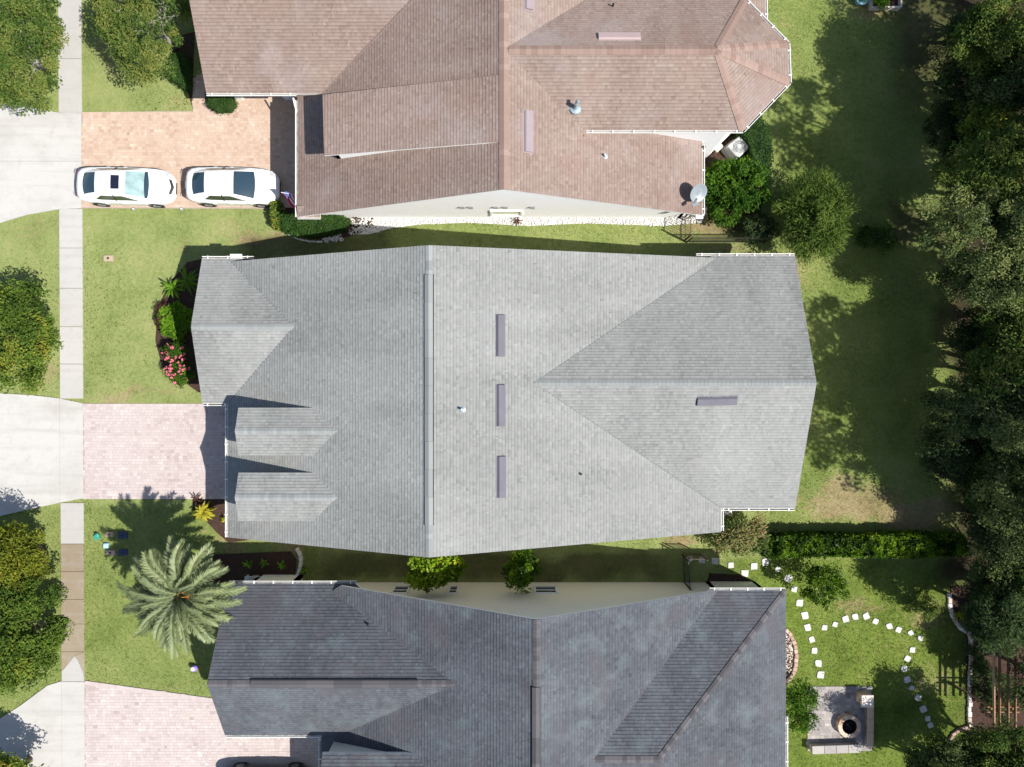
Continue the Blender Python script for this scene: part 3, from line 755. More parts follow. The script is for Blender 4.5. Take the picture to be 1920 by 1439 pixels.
# dormers on the left slope
def gable_dormer(hs, y0, yr, y1, xf, zr, ze, xr_in, xe_in, plane, mat, wallm, capm, seed, white_side=True, over=.22):
    d = thing('dormer', None, None, (xf, yr, ze)); d.parent = hs; d.location = Vector((xf, yr, ze)) - wloc(hs)
    for k in ('label', 'category'):
        if k in d: del d[k]
    a = roof_slope(d, [(xf, y0, ze), (xf, yr, zr), (xr_in, yr, zr), (xe_in, y0, ze)], mat, 'dormer_slope', .1, seed=seed)
    c = roof_slope(d, [(xf, yr, zr), (xf, y1, ze), (xe_in, y1, ze), (xr_in, yr, zr)], mat, 'dormer_slope', .1, seed=seed + 1)
    # cap strip kept inside the same part depth
    cb = B(); n = int((xr_in - xf) / .19)
    for i in range(n):
        x0 = xf + (xr_in - xf) * i / n; x1 = xf + (xr_in - xf) * (i + 1.04) / n; s_ = (zr - ze) / abs(y0 - yr)
        t = random.random()
        cb.add([(x0, yr + .15, zr - .15 * s_ + .036), (x0, yr, zr + .04), (x0, yr - .15, zr - .15 * s_ + .036), (x1, yr + .15, zr - .15 * s_ + .028), (x1, yr, zr + .032), (x1, yr - .15, zr - .15 * s_ + .028)],
               [(0, 3, 4, 1), (1, 4, 5, 2)], t)
    cb.obj('dormer_ridge', capm, d)
    fx = xf + over; zt = lambda y: zr - (zr - ze) * abs(y - yr) / abs(y0 - yr) - .1
    ya, yb = max(y0, y1) - over, min(y0, y1) + over
    b = B()
    zb = lambda x: plane.z(x, yr) - .1
    xw = xe_in - .1
    pr = [(fx, ya, zb(fx)), (fx, ya, zt(ya)), (fx, yr, zt(yr)), (fx, yb, zt(yb)), (fx, yb, zb(fx))]
    b.add(pr, [tuple(range(5))]); b.add([(fx, ya, zb(fx)), (xw, ya, zb(xw)), (xw, ya, zt(ya)), (fx, ya, zt(ya))], [(0, 1, 2, 3)])
    b.add([(fx, yb, zb(fx)), (fx, yb, zt(yb)), (xw, yb, zt(yb)), (xw, yb, zb(xw))], [(0, 1, 2, 3)])
    b.obj('dormer_wall', wallm, d)
    # louvre / window in the front
    zc = zt(yr) - .55
    B().box((fx - .02, yr, zc), (.05, .7, .55)).obj('dormer_window', M['glass_win'], d)
    return d
gable_dormer(hm, -1.11, -2.14, -3.28, -12.5, 4.94, 4.54, -7.75, -8.95, PL, G, M['tan_wall'], gc, 20)
gable_dormer(hm, -4.08, -5.15, -6.27, -12.5, 4.94, 4.54, -7.75, -8.95, PL, G, M['tan_wall'], gc, 23)
# roof vents and pipes
for (u, v0, v1) in ((938.5, 591, 668), (939.5, 722, 799), (940.5, 856, 933)):
    a, c = PR.on(u, v0), PR.on(u, v1); roof_vent(sl2, a, c, PR, .36, M['vent_metal'])
ES = Plane(5.3 - .03 * (2.4 / 6.02), 0, 2.4 / 6.02)
roof_vent(e2, ES.on(1307, 753.5), ES.on(1381, 752), ES, .36, M['vent_metal'])
vent_pipe(sl2, PR.on(867, 768), .3, .05)
vent_pipe(sl2, PR.on(1089, 889), .12, .05, 'iron', False)
# gutters
gutter(hm, (-13.66, -.98, zE), (-13.66, -7.38, zE), (-1, 0, 0))
gutter(hm, (-14.85, -.965, zE), (-13.55, -.965, zE), (0, -1, 0))
gutter(hm, (-14.88, 6.005, zE), (-12.4, 6.005, zE), (0, 1, 0))
B().box((-13.25, 6.11, zE - .02), (.55, .20, .10)).obj('gutter_guard', M['white_trim'], hm)
gutter(hm, (8.85, 6.135, zE), (13.57, 6.135, zE), (0, 1, 0))
gutter(hm, (10.1, -5.995, zE), (13.57, -5.995, zE), (0, -1, 0))
gutter(hm, (10.055, -5.85, zE), (10.055, -7.08, zE), (1, 0, 0))
# walls
TW = M['tan_wall']
wall_run(hm, [(-13.2, -.6), (-13.2, -7.1), (9.65, -7.1), (9.65, -5.65), (13.2, -5.65), (13.2, 5.75), (9.65, 5.75), (9.65, 5.6), (-14.4, 5.6), (-14.4, -.6), (-13.2, -.6)], 2.75, TW)
wall(hm, [(-13.2, 5.6, 2.75), (XR, 5.6, ZR - .16), (9.65, 5.6, 2.85)], TW, out=(0, 1, 0))
wall(hm, [(-13.2, -7.1, 2.75), (XR, -7.1, ZR - .16), (9.65, -7.1, 2.85)], TW, out=(0, -1, 0))
wall(hm, [(-14.4, 5.6, 2.75), (-14.4, 2.63, 4.0), (-14.4, -.6, 2.75)], TW, out=(-1, 0, 0))
wall(hm, [(13.2, 5.75, 2.75), (13.2, .03, 5.12), (13.2, -5.65, 2.75)], TW, out=(1, 0, 0))
gd = B().box((-13.22, -4.0, 1.15), (.08, 4.9, 2.3)).obj('garage_door', M['white_trim'], hm)
for i in range(4): B().box((-13.27, -4.0, .3 + i * .56), (.03, 4.8, .5)).obj('door_panel', M['white_trim'], gd)
wn_ = B().box((-14.42, 2.6, 1.5), (.06, 1.8, 1.5)).obj('window', M['white_trim'], hm); B().box((-14.46, 2.6, 1.5), (.03, 1.6, 1.3)).obj('pane', M['glass_win'], wn_)

# ------------------------------------------------------------------ brown house (top)
hn = house('house with brown shingle roof and white gable wall at the top of the picture', (0, 12, 0))
Bm = M['brown_shingle']; bc = M['brown_cap']
NX, NZ = -.34, 6.9
NL = px_plane(-10.29, zE, (NZ - zE) / (NX + 10.29)); NR = px_plane(NX, NZ, -(NZ - zE) / (9.14 - NX))
far = 24.0
NRid0 = Vector((NX, 8.22, NZ)); NRid1 = Vector((NX, far, NZ))
n1 = roof_slope(hn, [NL.on(558, 407), NRid0, NRid1, NL.xy(-10.29, far)], Bm, seed=31)
n2 = roof_slope(hn, [NRid0, NR.on(1317, 404), NR.xy(9.14, 11.5), NR.xy(6.0, far), NRid1], Bm, seed=32)
# left wing, south slope (ridge lies beyond the frame)
NWs = .51
NWp = py_plane(13.71, 3.42, NWs)
n3 = roof_slope(hn, [(-14.45, 13.71, 3.42), (-8.6, 13.71, 3.42), (-1.3, 19.3, 3.42 + NWs * 5.59), (-14.45, 19.3, 3.42 + NWs * 5.59)], Bm, seed=33)
n3b = roof_slope(hn, [(-14.45, 19.3, 3.42 + NWs * 5.59), (-1.3, 19.3, 3.42 + NWs * 5.59), (-8.6, 24.9, 3.42), (-14.45, 24.9, 3.42)], Bm, seed=34)
# shed dormer on the left slope
sd_s = (6.85 - 4.9) / (8.55 - .45)
SD = px_plane(-8.55, 4.9, sd_s)
sdm = thing('shed_dormer', None, None, (-8.55, 11.7, 4.9)); sdm.parent = hn; sdm.location = Vector((-8.55, 11.7, 4.9)) - wloc(hn)
for k in ('label', 'category'):
    if k in sdm: del sdm[k]
roof_slope(sdm, [SD.on(605, 178), SD.on(608, 292), (-.42, 10.26, SD.z(-.42, 0)), (-.42, 13.1, SD.z(-.42, 0))], Bm, 'dormer_slope', .1, seed=35)
def sd_wall(y, out):
    x0, x1 = -8.15, -.7
    wall(sdm, [(x0, y, NL.z(x0, 0) - .1), (x1, y, NL.z(x1, 0) - .1), (x1, y, SD.z(x1, 0) - .1), (x0, y, SD.z(x0, 0) - .1)], M['white_wall'], 'dormer_wall', out=out)
sd_wall(10.5, (0, -1, 0)); sd_wall(12.85, (0, 1, 0))
wall(sdm, [(-8.15, 10.5, NL.z(-8.15, 0) - .1), (-8.15, 12.85, NL.z(-8.15, 0) - .1), (-8.15, 12.85, SD.z(-8.15, 0) - .1), (-8.15, 10.5, SD.z(-8.15, 0) - .1)], M['white_wall'], 'dormer_wall', out=(-1, 0, 0))
B().box((-8.18, 11.7, 4.1), (.05, 1.5, .7)).obj('dormer_window', M['glass_win'], sdm)
# right wing with faceted bay end
zB = 5.39
yR = 14.16
A_ = Vector((8.7, yR, NZ)); b1 = Vector((10.28, 11.26, zB)); b2 = Vector((12.34, 13.4, zB)); b3 = Vector((12.27, 15.13, zB)); b4 = Vector((10.37, 17.07, zB))
A0 = Vector((NX, yR, NZ))
n4 = roof_slope(hn, [A0, (3.25, 11.26, zB), b1, A_], Bm, seed=36)
n5 = roof_slope(hn, [A_, b1, b2], Bm, seed=37)
n6 = roof_slope(hn, [A_, b2, b3], Bm, seed=38)
n7 = roof_slope(hn, [A_, b3, b4], Bm, seed=39)
n8 = roof_slope(hn, [A0, A_, b4, (3.25, 17.07, zB)], Bm, seed=40)
ridge_caps(n1, NRid0 + Vector((0, .02, 0)), Vector((NX, 22, NZ)), .37, .39, bc, width=.42, expo=.24, seed=11)
ridge_caps(n4, A0 + Vector((.2, 0, 0)), A_, .48, .48, bc, width=.40, expo=.24, seed=12)
for i, q in enumerate((b1, b2, b3, b4)):
    ridge_caps(n4, A_ + Vector((0, 0, -.015)), q, .18, .18, bc, width=.36, expo=.24, seed=13 + i)
for a, c in ((b1, b2), (b2, b3), (b3, b4)):
    d = (c - a); gutter(hn, a, c, (d.y, -d.x, 0))
gutter(hn, Vector((3.3, 11.25, zB)), b1 + Vector((0, -.01, 0)), (0, -1, 0))
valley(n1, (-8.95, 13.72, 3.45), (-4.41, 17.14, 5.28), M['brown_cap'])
# low roof to the north-east
NE = px_plane(12.16, zE, -.42)
roof_slope(hn, [NE.xy(12.16, 17.45), NE.xy(12.16, far), NE.xy(7.5, far), NE.xy(7.5, 17.45)], Bm, seed=44)
gutter(hn, (12.165, 17.47, zE), (12.165, 22, zE), (1, 0, 0))
gutter(hn, (9.145, 11.45, zE), (9.145, 8.1, zE), (1, 0, 0))
gutter(hn, (-10.295, 13.6, zE), (-10.295, 8.0, zE), (-1, 0, 0), strap=False)
gutter(hn, (-14.45, 13.705, 3.42), (-10.2, 13.705, 3.42), (0, -1, 0))
roof_slope(hn, [(-10.28, 7.98, zE - .03), (-9.2, 7.98, zE - .03), (-9.2, 8.5, zE + .17), (-10.28, 8.5, zE + .17)], Bm, 'eave_return', .08, seed=70)
gutter(hn, (-10.3, 7.985, zE - .02), (-9.2, 7.985, zE - .02), (0, -1, 0), w=.09, strap=False)
B().box((9.0, 8.0, zE - .04), (.35, .16, .1)).obj('eave_return', M['white_trim'], hn)
ds = B().tube([(-10.38, 13.55, 3.3), (-10.38, 13.2, 2.9), (-10.3, 13.0, 2.8), (-10.0, 12.9, 2.4), (-10.0, 12.9, .1)], .045, 6).obj('downspout', M['white_trim'], hn)
B().tube([(3.22, 11.2, zB - .02), (3.22, 11.05, zB - .25), (3.22, 11.0, NR.z(3.22, 11) + .06)], .05, 6).obj('downspout', M['wood'], hn)
B().tube([(9.1, 11.35, zE + .05), (9.28, 11.4, zE - .1), (9.2, 11.2, .2)], .05, 6).obj('downspout', M['iron'], hn)
B().tube([(9.2, 8.1, zE - .05), (9.2, 8.4, zE - .3), (8.95, 8.5, .1)], .05, 6).obj('downspout', M['white_trim'], hn)
# walls
WW = M['white_wall']
yw = 8.62
gw = wall(hn, [(-9.85, yw, -.1), (8.75, yw, -.1), (8.75, yw, 2.9), (NX, yw, NZ - .2), (-9.85, yw, 2.9)], WW, 'gable_wall', out=(0, -1, 0))
wall_run(hn, [(-14.0, 24), (-14.0, 15.3), (-9.85, 15.3), (-9.85, yw)], 2.85, WW)
for cx_ in (-14.15, -11.6):      # porch columns under the wing eave
    co = B().bevbox((cx_ , 14.95, 1.5), (.26, .26, 3.0), .02).obj('porch_column', M['white_trim'], hn); B().bevbox((cx_, 14.95, .2), (.42, .42, .42), .03).obj('column_base', M['white_trim'], co)
wall_run(hn, [(8.75, yw), (8.75, 11.6)], 2.8, WW)
wall_run(hn, [(3.1, 11.62), (8.75, 11.62), (9.98, 11.62), (11.95, 13.55), (11.9, 15.0), (10.1, 16.75), (8.0, 16.75)], zB - .12, WW)
wall_run(hn, [(11.8, 17.8), (11.8, far)], 2.8, WW)
# long gable wall: window and small exhaust hoods
yf = yw - .0
def z_of(v, y): return H - y * F / (719.5 - v)
wf = B()
x0, x1, z0, z1 = -1.0, .42, .72, 1.62
wf.box(((x0 + x1) / 2, yf - .02, z1 + .05), (x1 - x0 + .2, .10, .1)); wf.box(((x0 + x1) / 2, yf - .03, z0 - .05), (x1 - x0 + .2, .12, .1))
for xx in (x0 - .05, x1 + .05): wf.box((xx, yf - .02, (z0 + z1) / 2), (.1, .10, z1 - z0))
wo = wf.obj('window', M['white_trim'], hn)
B().box(((x0 + x1) / 2, yf + .0, (z0 + z1) / 2), (x1 - x0, .03, z1 - z0)).obj('pane', M['blind_glass'], wo)
for u in (866, 882, 929, 947, 998):
    zz = 2.35; xx = (u - 960) * (H - zz) / F
    B().box((xx, yf - .05, zz), (.24, .12, .06)).box((xx, yf - .02, zz - .08), (.2, .05, .12)).obj('exhaust_hood', M['ac_grille'], hn)
# vents
roof_vent(n8, Vector((4.0, 0, 0)), Vector((5.0, 0, 0)), py_plane(yR, NZ, -(NZ - zB) / (17.07 - yR)), .1, M['vent_pink']) if False else None
NN = py_plane(yR, NZ, -(NZ - zB) / (17.07 - yR))
roof_vent(n8, NN.on(1122, 69.5), NN.on(1200, 69.5), NN, .36, M['vent_pink'])
roof_vent(n2, NR.on(991, 209), NR.on(991, 286), NR, .38, M['vent_lilac'])
roof_vent(n2, NR.on(992, -60), NR.on(992, 19), NR, .36, M['vent_lilac'])
NS = py_plane(yR, NZ, (NZ - zB) / (yR - 11.26))
q = NS.on(1079, 203)
vp = vent_pipe(n4, q, .55, .085, 'pipe_lead')
B().tube([q + Vector((.02, 0, .5)), q + Vector((.05, .05, .62)), q + Vector((.06, .10, .66))], .07, 8).obj('pipe_cowl', M['pipe_lead'], vp)
vent_pipe(n2, NR.on(1134, 293), .22, .045)
vent_pipe(n8, NN.on(1149, 12), .2, .045, 'iron', False)

# ------------------------------------------------------------------ dark slate house (bottom)
hs = house('house with dark slate shingle roof and cream gable wall at the bottom of the picture', (0, -14, 0))
S = M['slate_shingle']; sc = M['slate_cap']
zS = 3.1
SX, SZ = 1.05, 6.7
SL = px_plane(-9.11, zS, (SZ - zS) / (SX + 9.11)); SR = px_plane(SX, SZ, -.41)
farS = -24.0
SR0 = Vector((SX, -10.07, SZ)); SR1 = Vector((SX, farS, SZ))
s1 = roof_slope(hs, [SR0, SL.on(640, 1099), SL.xy(-9.11, -10.2), SL.xy(-9.11, farS), SR1], S, seed=51)
s2 = roof_slope(hs, [SR0, SR1, SR.xy(9.8, farS), SR.on(1350, 1106)], S, seed=52)
yW, zW = -13.35, 5.44
xi = -1.9
s3 = roof_slope(hs, [(-13.55, -9.53, zS), (-7.5, -9.53, zS), (xi, yW, zW), (-13.55, yW, zW)], S, seed=53)
s4 = roof_slope(hs, [(-13.55, yW, zW), (xi, yW, zW), (-8.0, -16.6, 3.46), (-13.55, -16.6, 3.46)], S, seed=54)
# right hip wing
ap = Vector((6.47, -16.6, 5.65)); c0 = Vector((13.06, -9.86, zS)); m0 = Vector((3.2, -16.6, 5.65))
s5 = roof_slope(hs, [c0, ap, m0, (9.4, -9.86, zS)], S, seed=55)
s6 = roof_slope(hs, [c0, (13.06, -23.34, zS), ap], S, seed=56)
s7 = roof_slope(hs, [ap, (13.06, -23.34, zS), (9.4, -23.34, zS), m0], S, seed=57)
ridge_caps(s1, SR0 + Vector((0, -.02, 0)), (SX, -13.0, SZ), .38, .33, sc, seed=21)
ridge_caps(s5, ap, c0, .22, .22, sc, width=.26, seed=22); ridge_caps(s5, m0 + Vector((.3, 0, 0)), ap, .36, .36, sc, seed=23)
ridge_caps(s3, (-13.5, yW, zW), (-11.6, yW, zW), .55, .55, sc, seed=24); ridge_caps(s3, (-4.2, yW, zW), (-2.3, yW, zW), .55, .55, sc, seed=25)
def ridge_vent(parent, p0, p1, mat, n, w=.165):
    p0, p1 = Vector(p0), Vector(p1); d = (p1 - p0).normalized(); sd = Vector((d.y, -d.x, 0))
    up = Vector((0, 0, 1))
    b = B(); hw = w + .03
    v = [p0 - sd * hw - up * .08, p0 + sd * hw - up * .08, p1 + sd * hw - up * .08, p1 - sd * hw - up * .08]
    v += [q + up * .06 for q in v]
    b.add(v, [(0, 1, 5, 4), (1, 2, 6, 5), (2, 3, 7, 6), (3, 0, 4, 7), (4, 5, 6, 7)]); b.obj('ridge_vent', M['dark_gap'], parent)
    for i in range(n):
        a = p0.lerp(p1, i / n); c = p0.lerp(p1, (i + .995) / n); v = []
        for q in (a, c): v += [q - sd * w + up * .02, q + up * .085, q + sd * w + up * .02, q - sd * w - up * .01, q + sd * w - up * .01]
        B().add(v, [(0, 1, 6, 5), (1, 2, 7, 6), (3, 0, 5, 8), (2, 4, 9, 7), (3, 4, 2, 1, 0), (5, 6, 7, 9, 8)], random.random()).obj('ridge_vent_length', mat, parent)
ridge_vent(s1, (SX - .03, -12.95, SZ), (SX - .03, -20.5, SZ), sc, 7)
ridge_vent(s3, (-11.6, yW, zW), (-4.2, yW, zW), sc, 6)
vent_pipe(s3, py_plane(-9.53, zS, -(zW - zS) / (yW + 9.53) * -1 if False else (zW - zS) / (yW + 9.53)).on(690, 1170), .18, .045, 'iron', False)
gable_dormer(hs, -16.78, -18.0, -19.2, -8.62, 5.2, 4.73, -3.2, -4.4, SL, S, M['cream_wall'], sc, 60, over=.18)
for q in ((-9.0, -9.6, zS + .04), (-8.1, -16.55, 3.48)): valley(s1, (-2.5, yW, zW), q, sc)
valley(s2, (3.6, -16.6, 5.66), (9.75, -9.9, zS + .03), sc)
# gutters
gutter(hs, (-13.5, -9.525, zS), (-7.42, -9.525, zS), (0, 1, 0))
gutter(hs, (-13.5, -16.605, 3.46), (-9.0, -16.605, 3.46), (0, -1, 0), strap=False)
gutter(hs, (9.42, -9.855, zS), (13.05, -9.855, zS), (0, 1, 0))
gutter(hs, (13.065, -15.9, zS), (13.065, -22, zS), (1, 0, 0))
gutter(hs, (-9.115, -16.7, zS), (-9.115, -21, zS), (-1, 0, 0))
CW = M['cream_wall']
yc = -10.36
wall(hs, [(-10.9, yc, -.1), (10.1, yc, -.1), (10.1, yc, 2.9), (SR.z and 9.7, yc, 3.0), (SX, yc, SZ - .2), (-9.0, yc, 3.0), (-10.9, yc, 2.9)], CW, 'gable_wall', out=(0, 1, 0))
wall_run(hs, [(-13.1, -16.2), (-13.1, -9.95), (-10.9, -9.95), (-10.9, yc)][::-1], 3.0, CW)
wall_run(hs, [(10.1, yc), (10.1, -10.3), (12.65, -10.3), (12.65, -23)][::-1], 3.0, CW)
wall_run(hs, [(-8.7, -23), (-8.7, -16.2), (-13.1, -16.2)], 3.0, CW)
wall(hs, [(-13.1, -9.95, 3.0), (-13.1, yW, zW - .2), (-13.1, -16.2, 3.3)], CW, out=(-1, 0, 0))
B().box((-8.72, -19.0, 1.15), (.08, 4.6, 2.3)).obj('garage_door', M['white_trim'], hs)
for (u0, u1) in ((738, 766), (842, 858), (1003, 1043)):
    z0, z1 = .85, 2.0
    xa, xb = (u0 - 960) * (H - 1.4) / F, (u1 - 960) * (H - 1.4) / F
    f = B(); xm = (xa + xb) / 2
    for zz in (z0, z1): f.box((xm, yc + .02, zz), (xb - xa + .16, .10, .09))
    for xx in (xa, xb): f.box((xx, yc + .02, (z0 + z1) / 2), (.09, .10, z1 - z0))
    f.box((xm, yc + .015, (z0 + z1) / 2), (xb - xa, .06, .05))
    w_ = f.obj('window', M['white_trim'], hs)
    for zz in (0, 1): B().box((xm, yc + .0, z0 + (z1 - z0) * (.25 + .5 * zz)), (xb - xa - .1, .03, (z1 - z0) / 2 - .1)).obj('pane', M['glass_win'], w_)
# ------------------------------------------------------------------ foliage
def leaves(C, Rr, per, l, w, r, up=.6, outw=.35, flat=.75, ctr=None, tone_c=.5, tone_s=.16, elong=False):
    """leaf blades (4-point folded diamonds) spread through clumps. C (n,3) clump centres, Rr (n,) radii"""
    n = len(C)
    cid = np.repeat(np.arange(n), per); m = len(cid)
    dv = r.normal(size=(m, 3)); dv /= np.linalg.norm(dv, axis=1)[:, None]
    rad = r.random(m) ** .45
    p = C[cid] + dv * (Rr[cid] * rad)[:, None] * np.array([1, 1, flat])
    nrm = dv * outw + r.normal(size=(m, 3)) * .42 + np.array([0, 0, up])
    nrm /= np.linalg.norm(nrm, axis=1)[:, None]
    t = r.normal(size=(m, 3))
    if elong:
        t = t * .45 + dv * 1.0 + (C[cid] - (C.mean(0) if ctr is None else ctr)) * .5 / (np.abs(C).max() * .1 + .5)
    t -= nrm * (t * nrm).sum(1)[:, None]; t /= np.linalg.norm(t, axis=1)[:, None] + 1e-9
    s = np.cross(nrm, t)
    L = (l * r.uniform(.65, 1.3, m))[:, None]; W = (w * r.uniform(.7, 1.25, m))[:, None]
    fold = nrm * W * .35
    Vv = np.stack([p - t * L * .5, p + s * W * .5 + fold, p + t * L * .5, p - s * W * .5 + fold], 1).reshape(-1, 3)
    Ff = (np.arange(m)[:, None] * 4 + np.arange(4)[None]).reshape(-1, 4)
    ct = r.normal(0, tone_s, n)
    tone = np.clip(tone_c + ct[cid] + r.normal(0, .13, m) , 0, 1)
    return Vv, Ff, tone

def blob_clumps(rx, ry, rz, n, cr, r, lobes=5, dome=.35):
    """clump centres through an uneven crown: a lobed ellipsoid, most of them near its outside"""
    d = r.normal(size=(n * 3, 3)); d /= np.linalg.norm(d, axis=1)[:, None]
    d = d[d[:, 2] > -dome][:n]
    ax = r.normal(size=(lobes, 3)); ax /= np.linalg.norm(ax, axis=1)[:, None]
    lob = np.max(d @ ax.T, axis=1)
    rad = (.72 + .34 * np.clip(lob, 0, 1) ** 3 + r.normal(0, .07, len(d))) * np.where(r.random(len(d)) < .68, r.uniform(.78, 1.0, len(d)), r.uniform(.3, .8, len(d)))
    C = d * rad[:, None] * np.array([rx, ry, rz])
    return C, cr * r.uniform(.6, 1.3, len(d))

def make_tree(name, label, cat, base, rx, ry, rz, zc, mat, seed, n=70, per=130, l=.17, w=.09, cr=.55, bark='bark', tr=.16, group=None, up=.6, elong=False, tone=.5, tone_s=.16, limbs=10, flat=.75, lean=(0, 0), lobes=5, dome=.35):
    r = np.random.default_rng(seed)
    root = thing(name, label, cat, (base[0], base[1], 0), 0, group)
    C, Rr = blob_clumps(rx, ry, rz, n, cr, r, lobes, dome)
    C = C + np.array([lean[0], lean[1], zc])
    b = B()
    fork = Vector((lean[0] * .4, lean[1] * .4, max(.3, zc - rz * .75)))
    b.tube([(0, 0, -.15), (.03, .02, fork.z * .5), fork], [tr * 1.25, tr, tr * .85], 9)
    idx = r.permutation(len(C))[:limbs]
    for i in idx:
        e = Vector(C[i]); mid = fork.lerp(e, .5) + Vector((r.normal(0, .12), r.normal(0, .12), .18))
        b.tube([fork - Vector((0, 0, .1)), mid, e], [tr * .55, tr * .3, tr * .08], 6, cap=False)
        for q in range(2):
            e2 = Vector(C[r.integers(len(C))])
            if (e2 - e).length < rx * 1.0: b.tube([mid, mid.lerp(e2, .55) + Vector((0, 0, .1)), e2], [tr * .25, tr * .14, tr * .05], 5, cap=False)
    link('trunk', b.mesh('trunk', M[bark], smooth=True), root)
    V_, F_, T_ = leaves(C, Rr, per, l, w, r, up=up, ctr=np.array([lean[0], lean[1], zc]), elong=elong, tone_c=tone, tone_s=tone_s, flat=flat)
    link('crown', np_mesh('crown', V_, F_, T_, M[mat]), root)
    return root
def place(root, loc, rz, label, sx=1.0, sz=None):
    c = copy_tree(root); c.location = (loc[0], loc[1], 0); c.rotation_euler = (0, 0, rz); c.scale = (sx, sx, sz or sx); c['label'] = label
    return c
def px(u, v, z): p = at(u, v, z); return (p.x, p.y)

# street trees on the left
make_tree('street_tree', 'dense green street tree at the top left corner beside the sidewalk', 'tree', px(-2, 72, 3.2), 3.0, 3.7, 1.8, 2.7, 'oak_leaf', 101, n=130, per=230, l=.16, w=.075, tone=.66, tone_s=.13, bark='pale_bark')
make_tree('yard_tree', 'loose olive green tree in front of the brown house', 'tree', px(258, 22, 3.6), 2.75, 2.95, 1.6, 2.9, 'oak_leaf', 102, n=100, per=150, l=.14, w=.065, tone=.74, tone_s=.16, bark='pale_bark', cr=.5)
make_tree('street_tree', 'round green and yellow street tree beside the middle stretch of sidewalk', 'tree', px(0, 624, 3.0), 2.3, 2.95, 1.7, 2.5, 'street_leaf', 103, n=110, per=210, l=.16, w=.08, tone=.5, bark='pale_bark')
make_tree('street_tree', 'yellow green street tree just below the middle concrete apron', 'tree', px(0, 1055, 3.0), 2.05, 2.1, 1.6, 2.5, 'yellow_leaf', 104, n=84, per=200, l=.15, w=.075, tone=.52)
make_tree('street_tree', 'large green street tree beside the stained brown sidewalk slabs', 'tree', px(14, 1205, 3.2), 2.5, 3.1, 1.8, 2.7, 'street_leaf', 105, n=125, per=210, l=.16, w=.08, tone=.42)
make_tree('street_tree', 'street tree at the bottom left corner casting shade on the concrete', 'tree', px(-30, 1490, 3.2), 2.2, 1.6, 1.5, 2.6, 'street_leaf', 106, n=70, per=130, tone=.5)

